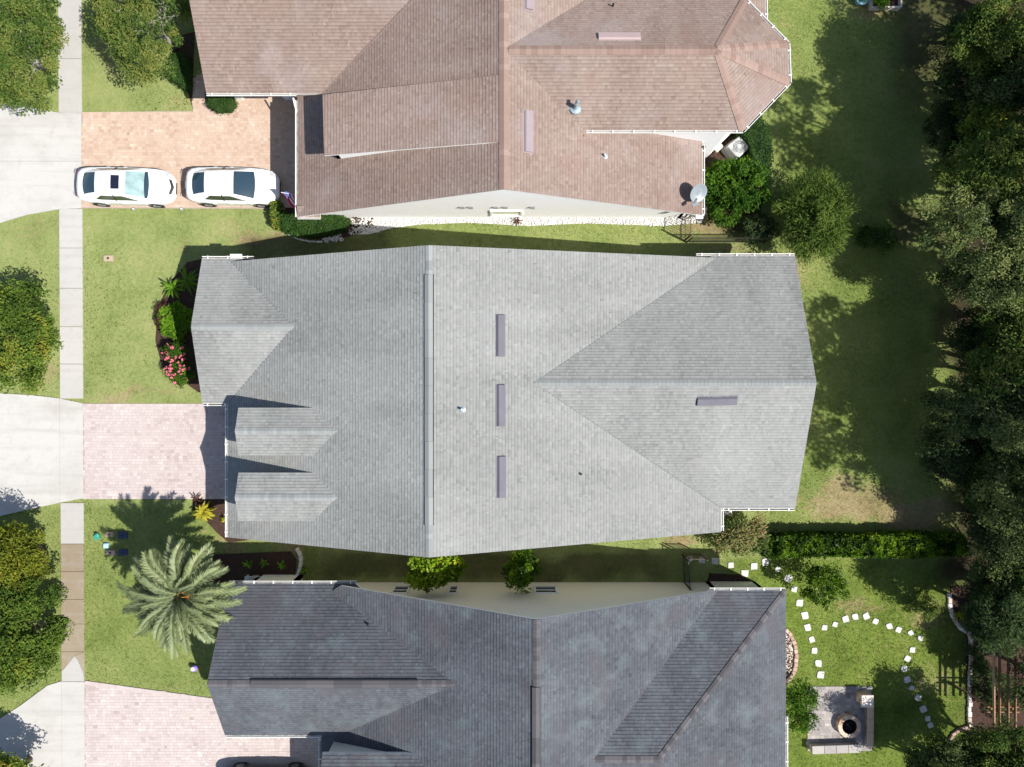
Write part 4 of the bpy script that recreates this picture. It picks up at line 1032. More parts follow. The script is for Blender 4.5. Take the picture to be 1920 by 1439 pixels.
# wood along the right edge: crowns that can be told apart
wood = [
 # u, v, ztop, rx, ry, rz, mat, tone, label
 (1885, 45, 7.0, 2.2, 2.4, 2.0, 'wood_leaf', .62, 'grey green woodland tree in the top right corner'),
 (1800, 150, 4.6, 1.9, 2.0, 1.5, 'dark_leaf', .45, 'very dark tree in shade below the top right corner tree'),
 (1832, 218, 5.8, 1.25, 1.25, 1.5, 'street_leaf', .45, 'small yellow green treetop standing out of the dark wood'),
 (1900, 165, 6.0, 1.7, 1.7, 1.7, 'wood_leaf', .5, 'dull green treetop at the right edge beside the small yellow green one'),
 (1850, 300, 7.2, 2.1, 1.9, 1.9, 'wood_leaf', .74, 'pale tree of the wood, above the broad light crown'),
 (1835, 415, 7.0, 2.7, 2.3, 2.0, 'wood_leaf', .72, 'broad light green crown reaching furthest over the back lawns'),
 (1900, 520, 6.6, 1.8, 1.9, 1.8, 'wood_leaf', .6, 'green tree at the right edge below the broad light crown'),
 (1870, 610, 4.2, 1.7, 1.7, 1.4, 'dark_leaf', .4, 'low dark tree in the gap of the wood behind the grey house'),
 (1880, 690, 6.4, 2.1, 1.9, 1.9, 'wood_leaf', .55, 'muted green tree level with the ridge of the grey house'),
 (1790, 760, 5.4, 1.6, 1.5, 1.5, 'wood_leaf', .52, 'muted green tree leaning towards the gable end of the grey house'),
 (1895, 805, 6.2, 1.8, 1.8, 1.8, 'wood_leaf', .6, 'green tree at the right edge right of the leaning muted tree'),
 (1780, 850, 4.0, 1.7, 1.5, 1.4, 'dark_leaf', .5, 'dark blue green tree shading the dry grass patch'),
 (1825, 920, 4.0, 1.2, 1.2, 1.3, 'oak_leaf', .5, 'small olive tree beside the end of the dry grass patch'),
 (1890, 930, 6.0, 2.0, 2.1, 1.9, 'wood_leaf', .58, 'green tree at the right edge level with the dry grass patch'),
 (1905, 1060, 4.4, 1.7, 1.6, 1.5, 'wood_leaf', .5, 'green tree at the right end of the leafy hedge'),
 (1890, 1140, 4.8, 1.8, 1.5, 1.5, 'dark_leaf', .5, 'dark tree between the hedge end and the wooden pergola'),
 (1866, 1178, 5.4, 1.75, 1.5, 1.5, 'dark_leaf', .6, 'dark tree overhanging the upper end of the wooden pergola'),
 (1800, 55, 3.2, 1.3, 1.3, 1.1, 'dark_leaf', 0.5, 'low dark thicket left of the top right corner tree'),
 (1768, 235, 2.4, 1.1, 1.2, 0.9, 'dark_leaf', 0.55, 'low dark thicket left of the small yellow green treetop'),
 (1790, 330, 3.0, 1.1, 1.1, 1.0, 'dark_leaf', 0.6, 'low dark thicket left of the pale tree of the wood'),
 (1925, 255, 6.2, 1.7, 1.7, 1.7, 'wood_leaf', 0.6, 'green treetop cut by the right edge beside the pale tree'),
 (1935, 365, 6.6, 1.9, 1.9, 1.8, 'wood_leaf', 0.55, 'green treetop cut by the right edge beside the broad light crown'),
 (1800, 515, 3.2, 1.3, 1.0, 1.0, 'dark_leaf', 0.55, 'low dark thicket below the broad light crown'),
 (1930, 610, 5.6, 1.8, 1.7, 1.7, 'oak_leaf', 0.5, 'olive treetop cut by the right edge beside the low dark tree'),
 (1815, 660, 3.2, 1.2, 1.3, 1.1, 'dark_leaf', 0.6, 'dark thicket left of the muted tree at the grey ridge'),
 (1855, 755, 5.0, 1.5, 1.4, 1.5, 'wood_leaf', 0.45, 'dull treetop between the leaning muted tree and its right neighbour'),
 (1935, 725, 5.8, 1.7, 1.7, 1.7, 'wood_leaf', 0.62, 'pale treetop cut by the right edge near the grey gable peak'),
 (1850, 860, 4.6, 1.4, 1.4, 1.4, 'oak_leaf', 0.45, 'olive treetop right of the dark blue green tree'),
 (1935, 880, 5.8, 1.7, 1.7, 1.7, 'wood_leaf', 0.55, 'green treetop cut by the right edge above the hedge line'),
 (1840, 985, 3.4, 1.2, 1.1, 1.1, 'dark_leaf', 0.6, 'dark thicket just above the right end of the hedge'),
 (1935, 1000, 5.4, 1.6, 1.6, 1.6, 'wood_leaf', 0.5, 'green treetop cut by the right edge at the hedge line'),
 (1845, 1110, 3.4, 1.1, 1.0, 1.1, 'dark_leaf', 0.65, 'dark thicket between the curved edging and the wood'),
 (1935, 1130, 5.0, 1.6, 1.6, 1.6, 'wood_leaf', 0.45, 'dull treetop cut by the right edge above the pergola'),
 (1972, 1285, 4.6, 1.2, 1.6, 1.4, 'wood_leaf', 0.5, 'treetop cut by the right edge beside the pergola'),
 (1850, 1418, 3.6, 1.5, 1.3, 1.2, 'oak_leaf', 0.5, 'olive thicket below the pergola bed'),
 (1760, 1425, 3.2, 1.2, 1.0, 1.1, 'dark_leaf', 0.7, 'dark thicket at the bottom edge below the curved dark bricks'),
 (1905, 1412, 5.0, 1.9, 1.5, 1.6, 'wood_leaf', .6, 'grey green tree below the wooden pergola'),
 (1800, 1430, 4.6, 1.6, 1.4, 1.5, 'wood_leaf', .42, 'dull green tree at the bottom edge right of the patio'),
]
for i, (u, v, zt, rx, ry, rz, mt, tn, lab) in enumerate(wood):
    u += 32 if u < 1900 and v > 20 and v < 1380 else 0; v += 26 if v > 1350 else 0
    zc = zt - rz; cpos = px(u, v, zt - rz * .5); ox, oy = cpos[0] * .085 + .3, cpos[1] * .085
    make_tree('woodland_tree', lab, 'tree', (cpos[0] + ox, cpos[1] + oy), rx, ry, rz, zc, mt if i % 4 else ('oak_leaf' if mt == 'wood_leaf' else mt), 200 + i, n=int(14 * rx * ry) + 24, per=185, l=.145, w=.066, tone=tn, tone_s=.2, cr=.52, bark='pale_bark' if tn > .6 else 'bark', group='trees of the wood behind the gardens', lobes=4, limbs=12, lean=(-ox, -oy), tr=.12, dome=.55)
# taller trees further into the wood, outside the frame: their shade falls on the back lawns
tall = make_tree('woodland_tree', 'tall tree beyond the right edge, level with the satellite dish on the brown roof', 'tree', (27.6, 9.6), 3.3, 3.3, 3.2, 8.6, 'wood_leaf', 240, n=40, per=72, l=.30, w=.16, cr=.66, tr=.25, group='trees of the wood behind the gardens')
for j, (x, y, a, s, sz, lab) in enumerate([(24.9, 12.9, 1.2, .88, .9, 'level with the bay end of the brown roof'), (24.5, 9.6, 4.0, .86, 1.2, 'level with the white gable wall'), (26.4, 5.2, 2.0, .92, .95, 'level with the upper eave of the grey house'),
        (25.1, -2.4, .9, .9, 1.2, 'level with the dormers of the grey house'), (25.7, -6.2, 3.9, .78, 1.15, 'level with the lower gutter of the grey house'), (28.0, 17.6, .6, 1.0, 1.0, 'level with the top of the frame')]):
    place(tall, (x, y), a, 'tall tree beyond the right edge, ' + lab, s, sz)
# garden trees and shrubs
make_tree('garden_tree', 'feathery bright green tree between the brown house bush and the wood', 'tree', px(1548, 396, 3.2), 1.95, 2.0, 1.7, 2.0, 'willow_leaf', 301, n=150, per=90, l=.26, w=.045, elong=True, tone=.55, tone_s=.1, cr=.5, up=.35)
make_tree('garden_shrub', 'low dark shrub at the left foot of the feathery tree', 'shrub', px(1430, 425, 1.0), .8, .8, .7, .7, 'dark_leaf', 302, n=26, per=90, l=.13, w=.07, cr=.35, tr=.05)
make_tree('garden_shrub', 'low green shrubs below the feathery tree by the property line', 'shrub', px(1650, 445, .9), 1.1, .6, .6, .6, 'hedge_leaf', 303, n=26, per=90, l=.12, w=.07, cr=.32, tr=.05, tone=.65)
make_tree('side_tree', 'bright lime tree overhanging the peak of the grey roof side', 'tree', px(812, 1074, 3.0), 1.22, .85, 1.15, 2.2, 'bright_leaf', 304, n=60, per=80, l=.19, w=.13, cr=.34, tone=.58, tone_s=.18, tr=.07)
make_tree('side_tree', 'open lime tree in front of the cream wall beside the small window', 'tree', px(977, 1074, 2.9), .92, 1.1, 1.15, 2.1, 'bright_leaf', 305, n=36, per=58, l=.17, w=.09, cr=.33, tone=.34, tone_s=.2, tr=.07)
make_tree('garden_tree', 'small bright tree on the lawn beside the stepping stones', 'tree', px(1548, 1100, 1.9), 1.15, 1.1, .8, 1.6, 'bright_leaf', 306, n=52, per=55, l=.13, w=.07, cr=.32, tone=.28, tone_s=.15, tr=.05)
make_tree('garden_shrub', 'loose green shrub between the dark roof and the fire pit patio', 'shrub', px(1508, 1332, 1.6), .95, 1.35, .8, 1.2, 'bush_leaf', 307, n=60, per=62, l=.14, w=.06, cr=.34, tone=.62, tr=.05, elong=True)
make_tree('variegated_shrub', 'large pale and reddish leafed shrub at the corner of the grey house', 'shrub', px(1378, 1006, 1.5), 1.75, 1.05, 1.0, .95, 'variegated_leaf', 308, n=92, per=110, l=.15, w=.065, cr=.4, tone=.60, tone_s=.24, tr=.05, elong=True, lobes=7)
make_tree('round_bush', 'big bright green bush beside the air conditioner of the brown house', 'bush', px(1383, 346, 1.9), 1.62, 1.62, 1.25, 1.15, 'bush_leaf', 309, n=120, per=95, l=.20, w=.085, cr=.36, tone=.55, tone_s=.16, tr=.06, elong=True, lobes=8)
make_tree('garden_shrub', 'small olive shrub beside the curved edging in the back garden', 'shrub', px(1740, 1140, .8), .8, .55, .5, .5, 'oak_leaf', 310, n=22, per=60, l=.11, w=.06, cr=.28, tr=.03, tone=.7)
make_tree('garden_shrub', 'low dark planting in the shade under the wooden pergola', 'shrub', px(1878, 1300, .7), 1.1, 1.5, .5, .5, 'dark_leaf', 312, n=40, per=80, l=.13, w=.06, cr=.3, tr=.03, tone=.7)
make_tree('garden_shrub', 'dark ground shrub inside the curved white edging', 'shrub', px(1845, 1150, .6), 1.0, .9, .45, .4, 'dark_leaf', 313, n=26, per=80, l=.13, w=.06, cr=.28, tr=.03, tone=.75)
make_tree('garden_shrub', 'dark ground shrub between the straight edging and the pergola', 'shrub', px(1838, 1240, .6), .55, 1.3, .45, .4, 'dark_leaf', 314, n=26, per=80, l=.13, w=.06, cr=.26, tr=.03, tone=.75)
make_tree('potted_plant_leaves', 'bright green plant in the planter at the top right of the brown house', 'plant', px(1655, -4, .8), .5, .4, .4, .5, 'fern_leaf', 311, n=18, per=50, l=.14, w=.07, cr=.22, tr=.02, tone=.4)

def hedge(name, label, poly_px, z, mat, seed, dens=420, l=.08, w=.05, tone=.5, cat='hedge', rough=.05, group=None, tone_s=.12):
    """clipped hedge: leaves over a lumpy solid core (the core is the part 'twigs')"""
    r = np.random.default_rng(seed)
    pl = [at(u, v, z) for u, v in poly_px]; xy = [(p.x, p.y) for p in pl]
    cx = sum(p[0] for p in xy) / len(xy); cy = sum(p[1] for p in xy) / len(xy)
    root = thing(name, label, cat, (cx, cy, 0), 0, group)
    core = [(cx + (x - cx) * .93, cy + (y - cy) * .93) for x, y in xy]
    B().prism(core, .02, z - (.22 if rough > .1 else .09)).obj('twigs', M['dark_leaf'], root)
    xs = np.array([p[0] for p in xy]); ys = np.array([p[1] for p in xy])
    A = (xs.max() - xs.min()) * (ys.max() - ys.min()); n = int(A * dens)
    x = r.uniform(xs.min(), xs.max(), n); y = r.uniform(ys.min(), ys.max(), n); k = inside(x, y, xy); x, y = x[k], y[k]
    zz = z + (fbm(x, y, .45, seed) - .5) * rough * 4 + r.normal(0, .03, len(x))
    P = np.stack([x, y, zz], 1)
    # side leaves
    Q = []
    for i in range(len(xy)):
        a = np.array(xy[i]); c = np.array(xy[(i + 1) % len(xy)]); L = np.linalg.norm(c - a); m = int(L * z * dens * .55)
        t = r.random(m); q = a + (c - a) * t[:, None]; Q.append(np.stack([q[:, 0] + r.normal(0, .045, m), q[:, 1] + r.normal(0, .045, m), r.uniform(.05, z, m)], 1))
    P = np.concatenate([P] + Q)
    m = len(P); nrm = r.normal(size=(m, 3)) * .5 + np.array([0, 0, .8]); nrm /= np.linalg.norm(nrm, axis=1)[:, None]
    t = r.normal(size=(m, 3)); t -= nrm * (t * nrm).sum(1)[:, None]; t /= np.linalg.norm(t, axis=1)[:, None]; s = np.cross(nrm, t)
    L = (l * r.uniform(.6, 1.4, m))[:, None]; W = (w * r.uniform(.6, 1.4, m))[:, None]
    P = P - np.array([cx, cy, 0])
    Vv = np.stack([P - t * L * .5, P + s * W * .5 + nrm * W * .3, P + t * L * .5, P - s * W * .5 + nrm * W * .3], 1).reshape(-1, 3)
    Ff = np.arange(m * 4).reshape(-1, 4)
    tn = np.clip(tone + (fbm(P[:, 0] + cx, P[:, 1] + cy, .5, seed + 9) - .5) * tone_s * 5 + r.normal(0, .14, m), 0, 1)
    link('foliage', np_mesh('foliage', Vv, Ff, tn, M[mat]), root)
    return root
hedge('clipped_hedge', 'narrow dark green clipped hedge in front of the brown house wing', [(318, 106), (330, 98), (346, 100), (350, 128), (349, 160), (342, 163), (326, 152), (308, 138)], .8, 'hedge_leaf', 401, tone=.5)
hedge('clipped_shrub', 'low oval clipped shrub against the brown house eave on the orange pavers', [(386, 180), (434, 180), (439, 192), (428, 205), (402, 207), (388, 197)], .6, 'hedge_leaf', 402, cat='shrub', tone=.55)
hedge('clipped_hedge', 'clipped green hedge at the corner of the brown house below the flag', [(523, 402), (560, 400), (600, 404), (640, 404), (652, 412), (648, 425), (620, 435), (580, 441), (540, 437), (524, 424)], .8, 'hedge_leaf', 403, tone=.62, l=.10, w=.06)
hedge('loose_shrub', 'yellow green shrub at the nose of the white car under the flag', [(508, 378), (524, 378), (526, 400), (522, 428), (510, 424), (507, 400)], .75, 'street_leaf', 404, cat='shrub', tone=.62, l=.12, w=.07, rough=.09)
hedge('leafy_hedge', 'long leafy hedge between the back lawn of the grey house and the stepping stones', [(1438, 1012), (1500, 1007), (1600, 1008), (1700, 1006), (1812, 1008), (1815, 1040), (1700, 1046), (1560, 1042), (1440, 1046)], 1.15, 'bright_leaf', 405, tone=.27, l=.16, w=.10, rough=.22, dens=520, tone_s=.26)
hedge('clipped_hedge', 'curved dark green hedge wrapped around the air conditioner of the brown house', [(1386, 240), (1402, 216), (1425, 214), (1444, 240), (1450, 280), (1446, 330), (1430, 350), (1412, 330), (1412, 290), (1405, 262)], 1.2, 'hedge_leaf', 406, tone=.5, l=.09)

# ------------------------------------------------------------------ date palm
def frond_mesh(seed, length, droop, lift, tint):
    r = random.Random(seed); b = B()
    n = 26; pts = []
    ang = lift; x = z = 0.0
    for i in range(n + 1):
        pts.append((x, z)); s = length / n
        x += math.cos(ang) * s; z += math.sin(ang) * s; ang -= droop / n * (0.5 + 1.2 * i / n)
    cv = [Vector((a, .06 * math.sin(3 * a + seed), c)) for a, c in pts]
    b.tube(cv, [.028 * (1 - .85 * i / n) + .004 for i in range(n + 1)], 5, .4 if tint < .9 else .9, 1, cap=False)
    for i in range(3, n + 1):
        for sub in (0, .34, .67):
            if i == n and sub: continue
            p = cv[i].lerp(cv[min(i + 1, n)], sub); d = (cv[min(i + 1, n)] - cv[max(i - 1, 0)]).normalized(); f = (i + sub) / n
            ll = length * .175 * (math.sin(math.pi * min(1, .16 + .76 * f)) ** .7) * r.uniform(.7, 1.15)
            for sd in (-1, 1):
                side = Vector((0, sd, 0)); upv = d.cross(Vector((0, -1, 0))).normalized()
                if upv.z < 0: upv = -upv
                dr = (d * r.uniform(.75, 1.15) + side * r.uniform(.5, .9) + upv * (.45 + r.uniform(-.35, .3))).normalized()
                tip = p + dr * ll + Vector((0, 0, -ll * .12)); wv = d.cross(dr).normalized().cross(dr).normalized() * .020
                tn = min(1, max(0, tint * .55 + .25 * f + r.gauss(0, .08) + (.25 if f > .9 and tint > .6 else 0)))
                mid = p.lerp(tip, .45)
                b.add([p - wv * .5, mid - wv, tip, mid + wv, p + wv * .5], [(0, 1, 2, 3, 4)], tn)
    return b.mesh('frond', [M['palm_leaf'], M['palm_stem']])
pc = at(331, 1118, 4.4)
palm = thing('date_palm', 'big feathery date palm with orange fruit stalks on the front lawn of the dark house', 'palm', (pc.x, pc.y, 0))
B().tube([(pc.x, pc.y, -.1), (pc.x, pc.y, 1.2), (pc.x, pc.y, 2.6), (pc.x, pc.y, 3.7), (pc.x, pc.y, 4.2)], [.42, .33, .32, .36, .30], 14).obj('trunk', M['palm_trunk'], palm)
kinds = []
for k in range(12):
    lf = [1.15, .95, .75, .55, .40, .25][k % 6]; kinds.append((frond_mesh(k, 2.8 if lf < .9 else 2.0, 1.05 if lf > .5 else .75, lf, [.25, .4, .6][k % 3]), lf))
rr = random.Random(5)
a = 0
for i in range(134):
    a += 2.39996 + rr.uniform(-.12, .12)
    lev = i / 134.0
    cand = [k for k in kinds if abs(k[1] - (1.15 - .95 * lev ** .7)) < .28] or kinds
    o = link('frond', rr.choice(cand)[0], palm); o.location = (math.cos(a) * .08, math.sin(a) * .08, 4.25 - lev * .35)
    o.rotation_euler = (rr.uniform(-.15, .15), rr.uniform(-.08, .1), a); s = rr.uniform(.66, 1.03); o.scale = (s, s, s)
for (u, v, da) in ((349, 1100, .6), (341, 1108, 2.4), (337, 1156, -1.3), (354, 1119, .1)):
    q = at(u, v, 4.75); b = B()
    base = Vector((pc.x, pc.y, 4.3))
    b.tube([base, base.lerp(q, .55) + Vector((0, 0, .2)), q], [.03, .02, .012], 5, .9, 1)
    for t in range(26):
        e = q + Vector((rr.gauss(0, .07), rr.gauss(0, .07), rr.uniform(-.14, .08))); b.tube([q, e], [.012, .008], 4, rr.random())
        b.lathe(e, [(.006, -.02), (.016, 0), (.006, .02)], 5, rr.random())
    b.obj('fruit_stalk', [M['palm_fruit'], M['palm_stem']], palm)

# ------------------------------------------------------------------ small plants
def rosette(name, label, u, v, z0, nleaf, ll, lw, mat, seed, lift=(.1, 1.0), cat='plant', group=None, stem=None):
    """plant of arching strap leaves, each leaf a part"""
    r = random.Random(seed); p = at(u, v, z0 + .3)
    root = thing(name, label, cat, (p.x, p.y, 0), 0, group)
    var = []
    for k in range(5):
        b = B(); lf = lift[0] + (lift[1] - lift[0]) * k / 4; L = ll * r.uniform(.8, 1.1); n = 5; ang = lf; x = z = 0; c = []
        for i in range(n + 1):
            c.append((x, z)); x += math.cos(ang) * L / n; z += math.sin(ang) * L / n; ang -= .28
        vv = []
        for i, (x, z) in enumerate(c):
            f = i / n; w = lw * (math.sin(math.pi * (.12 + .86 * f))) * .5
            vv += [(x, -w, z + w * .25), (x, 0, z), (x, w, z + w * .25)]
        t = r.uniform(.2, .95)
        for i in range(n): b.add(vv[i * 3:i * 3 + 6], [(0, 1, 4, 3), (1, 2, 5, 4)], min(1, t + r.gauss(0, .1)))
        var.append(b.mesh('leaf', M[mat]))
    a = 0
    for i in range(nleaf):
        a += 2.39996 + r.uniform(-.3, .3)
        o = link('leaf', var[min(4, int(5 * i / nleaf))], root); o.location = (0, 0, z0 + .15 * i / nleaf); o.rotation_euler = (0, 0, a); s = r.uniform(.75, 1.1); o.scale = (s, s, s)
    B().tube([(0, 0, -.05), (0, 0, z0 + .12)], [.04, .03], 6).obj('stem', M['bark'], root, local=True)
    return root
rosette('croton', 'yellow and lime broad leafed plant beside the pink paver driveway', 378, 962, .35, 58, .62, .13, 'croton_leaf', 501)
rosette('croton', 'small yellow plant against the garage wall of the grey house', 421, 978, .1, 14, .42, .10, 'croton_leaf', 502)
rosette('croton', 'thin leafed reddish plant at the edge of the pink pavers', 366, 938, .1, 12, .4, .07, 'red_leaf', 503)
rosette('fan_palm', 'bright green fan palm in the front bed near the gutter corner', 322, 540, .35, 22, .62, .11, 'fern_leaf', 504)
rosette('fan_palm', 'darker fan palm tucked against the front wall of the grey house', 350, 525, .35, 26, .8, .10, 'bush_leaf', 505)
make_tree('fern', 'mound of bright ferns in the middle of the front bed', 'fern', px(325, 600, .5), .95, 1.05, .38, .40, 'fern_leaf', 506, n=50, per=75, l=.22, w=.08, cr=.30, tr=.02, elong=True, tone=.5, tone_s=.12)
make_tree('dark_shrub', 'dark purple leafed low shrub at the lawn edge of the front bed', 'shrub', px(302, 587, .4), .36, .75, .3, .3, 'red_leaf', 507, n=20, per=60, l=.1, w=.05, cr=.2, tr=.02, tone=.4)
def flower_bush(label, u, v, rx, ry, seed, nf):
    root = make_tree('rose_bush', label, 'flower bush', px(u, v, .9), rx, ry, .5, .65, 'bush_leaf', seed, n=34, per=65, l=.11, w=.06, cr=.26, tr=.03, tone=.5)
    r = random.Random(seed); var = []
    for k in range(3):
        b = B()
        for q in range(3):
            c = Vector((r.gauss(0, .05), r.gauss(0, .05), r.uniform(0, .05)))
            for pz in range(5):
                an = pz * 1.2566 + r.random(); d = Vector((math.cos(an), math.sin(an), .35)); sdv = Vector((-math.sin(an), math.cos(an), 0)); t = r.random()
                b.add([c, c + d * .034 + sdv * .022, c + d * .056, c + d * .034 - sdv * .022], [(0, 1, 2, 3)], t)
        var.append(b.mesh('blossom', M['pink_flower']))
    for i in range(nf):
        a = r.uniform(0, 6.28); q = math.sqrt(r.random()) * .95; o = link('blossom', r.choice(var), root)
        o.location = (math.cos(a) * rx * q, math.sin(a) * ry * q, .68 + .52 * math.sqrt(max(0, 1 - q * q))); o.rotation_euler = (r.gauss(0, .3), r.gauss(0, .3), r.uniform(0, 6))
    return root
flower_bush('upper pink flowering bush in the front bed of the grey house', 327, 660, .62, .55, 510, 16)
flower_bush('lower pink flowering bush in the front bed of the grey house', 333, 698, .68, .58, 511, 22)
for i, (u, v, lab) in enumerate(((462, 1060, 'faint small plant in the dark mulch bed, nearest the date palm'), (493, 1058, 'middle small plant in the dark mulch bed beside the grey house'), (526, 1062, 'brightest small plant in the dark mulch bed near the white kerb'))):
    rosette('bedding_plant', lab, u, v, .1, 12, .32, .09, 'fern_leaf', 520 + i, group='small plants in the dark mulch bed')
rosette('bedding_plant', 'little lime plant at the foot of the white curved kerb', 568, 1073, .12, 12, .22, .12, 'fern_leaf', 530)
rosette('bedding_plant', 'bare twiggy plant on white rocks right of the hedge', 664, 405, .1, 10, .38, .035, 'red_leaf', 531)
rosette('bedding_plant', 'dark spiky plant on the white rocks below the wall window', 970, 413, .1, 16, .36, .045, 'red_leaf', 532)
rosette('bedding_plant', 'purple spiky plant at the hedge end by the white rocks', 655, 425, .1, 14, .36, .05, 'red_leaf', 533)
rosette('bedding_plant', 'yellow green plant inside the curved white edging', 1801, 1157, .1, 14, .36, .09, 'croton_leaf', 534)
# ------------------------------------------------------------------ cars
def make_car(label, loc, rz, paint, glass_front, seed, sunroof=True, L=4.9, grille=True):
    root = thing('parked_car', label, 'car', loc, rz)
    hl = L / 2
    k = L / 4.9
    st = [(-2.45, .52, .60, .50), (-2.40, .62, .86, .80), (-2.28, .73, .98, .93), (-2.05, .83, 1.04, .97), (-1.7, .895, 1.05, .965), (-1.0, .92, 1.02, .95), (0, .925, .98, .93), (.8, .925, .95, .90),
          (1.2, .92, .955, .87), (1.6, .90, .90, .83), (1.95, .85, .83, .77), (2.2, .74, .74, .69), (2.34, .60, .65, .60), (2.42, .44, .56, .52), (2.45, .32, .48, .46)]
    b = B(); secs = []
    for (x, W, hc, hsz) in st:
        e = min(1, (2.5 - abs(x)) / .4)
        zb = .22 + (1 - e) * .12
        half = [(W * .90, zb), (W * .985, zb + .12 * e + .02), (W, .50 * e + .36 * (1 - e)), (W * .985, max(zb + .1, hsz - .16)), (W * .955, hsz), (W * .80, hc - .035 * 1), (W * .55, hc - .008), (W * .25, hc), (0, hc + .004)]
        ring = [(x * k, y, z) for y, z in half] + [(x * k, -y, z) for y, z in half[-2::-1]]
        secs.append(ring)
    n = len(secs[0]); v = [p for s in secs for p in s]; f = []
    for i in range(len(secs) - 1):
        for j in range(n - 1): f.append((i * n + j, (i + 1) * n + j, (i + 1) * n + j + 1, i * n + j + 1))
    f.append(tuple(range(n))); f.append(tuple((len(secs) - 1) * n + j for j in range(n - 1, -1, -1)))
    b.add(v, f); body = b.obj('body', M[paint], root, True, True)
    # cabin hull
    prof = [(-2.02, 1.035), (-1.92, 1.06), (-1.55, 1.25), (-1.18, 1.385), (-.8, 1.43), (-.3, 1.455), (.1, 1.44), (.29, 1.41), (.6, 1.28), (.9, 1.13), (1.16, 1.0), (1.30, .945)]
    def lerp(tab, x):
        for i in range(len(tab) - 1):
            if tab[i][0] <= x <= tab[i + 1][0]:
                t = (x - tab[i][0]) / (tab[i + 1][0] - tab[i][0]); return tab[i][1] + (tab[i + 1][1] - tab[i][1]) * t
        return tab[0][1] if x < tab[0][0] else tab[-1][1]
    wt = [(-2.02, .60), (-1.6, .58), (-1.18, .565), (-.3, .60), (.29, .585), (.9, .66), (1.30, .72)]
    wb = [(-2.02, .72), (-1.6, .80), (-1.0, .845), (0, .865), (.8, .855), (1.30, .80)]
    def hull(x, q, off=0.0):
        sgn = 1 if q >= 0 else -1; a = abs(q); zt = lerp(prof, x); W1 = lerp(wt, x); W2 = lerp(wb, x); cr = .045
        zb = .93
        if a < .62:
            s = a / .62; y = W1 * s; z = zt - cr * s * s
        else:
            s = (a - .62) / .38; y = W1 + (W2 - W1) * s; z = (zt - cr) + (min(zb, zt - cr) - (zt - cr)) * s
        bow = .10 * (1 - min(1, a / .62) ** 2) if abs(a) < .62 else 0
        xx = x + (bow if x > .25 else (-bow * .8 if x < -1.15 else 0)) * (min(1, abs(x - .29) / .6) if x > .25 else min(1, abs(x + 1.18) / .6))
        return Vector((xx * k, sgn * y, z)) + Vector((0, sgn * off * (.8 if a > .62 else 0), off))
    def patch(xs, qs, off, name, mat, parent=root, fx=None):
        bb = B(); nx_, nq = len(xs), len(qs); vv = []
        for i, x in enumerate(xs):
            for j, q in enumerate(qs):
                vv.append(hull(fx(x, q) if fx else x, q, off))
        bb.add(vv, [(i * nq + j, (i + 1) * nq + j, (i + 1) * nq + j + 1, i * nq + j + 1) for i in range(nx_ - 1) for j in range(nq - 1)])
        return bb.obj(name, M[mat], parent, True, True)
    lin = lambda a, c, m: [a + (c - a) * i / (m - 1) for i in range(m)]
    patch(lin(-2.02, 1.30, 34), lin(-1, 1, 27), 0, 'cabin', paint)
    ws = patch(lin(.33, 1.22, 9), lin(-.60, .60, 11), .010, 'windshield', glass_front)
    patch(lin(1.02, 1.235, 4), lin(-.60, .60, 11), .014, 'dashboard_band', 'car_glass', ws, lambda x, q: x + .10 * (q / .6) ** 2 * (1.235 - x) / .215)
    patch(lin(-1.90, -1.20, 7), lin(-.56, .56, 9), .010, 'rear_window', 'car_glass')
    if sunroof: patch(lin(-.36, .06, 5), lin(-.36, .36, 7), .012, 'sunroof', 'sunroof')
    for sg in (-1, 1):
        def fx(x, q):
            a = (abs(q) - .72) / .21     # 0 at roof edge, 1 at belt
            lo = -.95 - .40 * a; hi = .12 + .86 * a
            return lo + (hi - lo) * x
        sw = patch(lin(0, 1, 14), [sg * q for q in lin(.72, .93, 5)], .008, 'side_window', 'car_glass_green', root, fx)
        bp = B(); 
        for xx in (-.28,):
            pts = [hull(xx, sg * q, .014) for q in (.66, .80, .95)]; bp.tube(pts, .022, 5)
        bp.obj('window_pillar', M['black_plastic'], sw, True, True)
        # mirror
        B().bevbox((.80 * k, sg * 1.0, .98), (.16, .20, .13), .03, sg * -.25).tube([(.84 * k, sg * .86, .93), (.81 * k, sg * .95, .95)], .03, 6).obj('mirror', M[paint], root, True)
        # wheels
        for wx in (-1.42, 1.42):
            w = B(); RX = Matrix.Rotation(math.pi / 2, 3, 'X')
            c = (wx * k, sg * .815, .325)
            w.lathe(c, [(.20, -.10), (.30, -.105), (.325, -.08), (.325, .08), (.30, .105), (.20, .10)], 22, R=RX, close=True)
            wo = w.obj('wheel', M['tyre'], root, True, True)
            rb = B().lathe(c, [(.205, -.07), (.205, .07)], 22, R=RX)
            rb.obj('rim_barrel', M['black_plastic'], wo, False, True)
            rm = B()
            for s5 in range(10):
                an = s5 * math.pi / 5
                rm.box((c[0] + math.cos(an) * .10, c[1] + sg * .085, c[2] + math.sin(an) * .10), (.2, .02, .035), rot=Matrix.Rotation(-an, 3, 'Y'))
            rm.lathe(c, [(.19, .078 * 1), (.215, .078), (.215, .1), (.19, .1)], 22, R=Matrix.Rotation(math.pi / 2 * (-sg), 3, 'X'), close=True)
            rm.obj('rim', M['alloy'], wo, False, True)
            ar = B()
            ar.lathe((wx * k, sg * .895, .34), [(.325, 0), (.40, .0), (.40, .025), (.325, .025)], 22, R=Matrix.Rotation(math.pi / 2 * (-sg), 3, 'X'), close=True)
            ar.obj('wheel_arch', M['black_plastic'], root, False, True)
        # lamps
        hl_ = B()
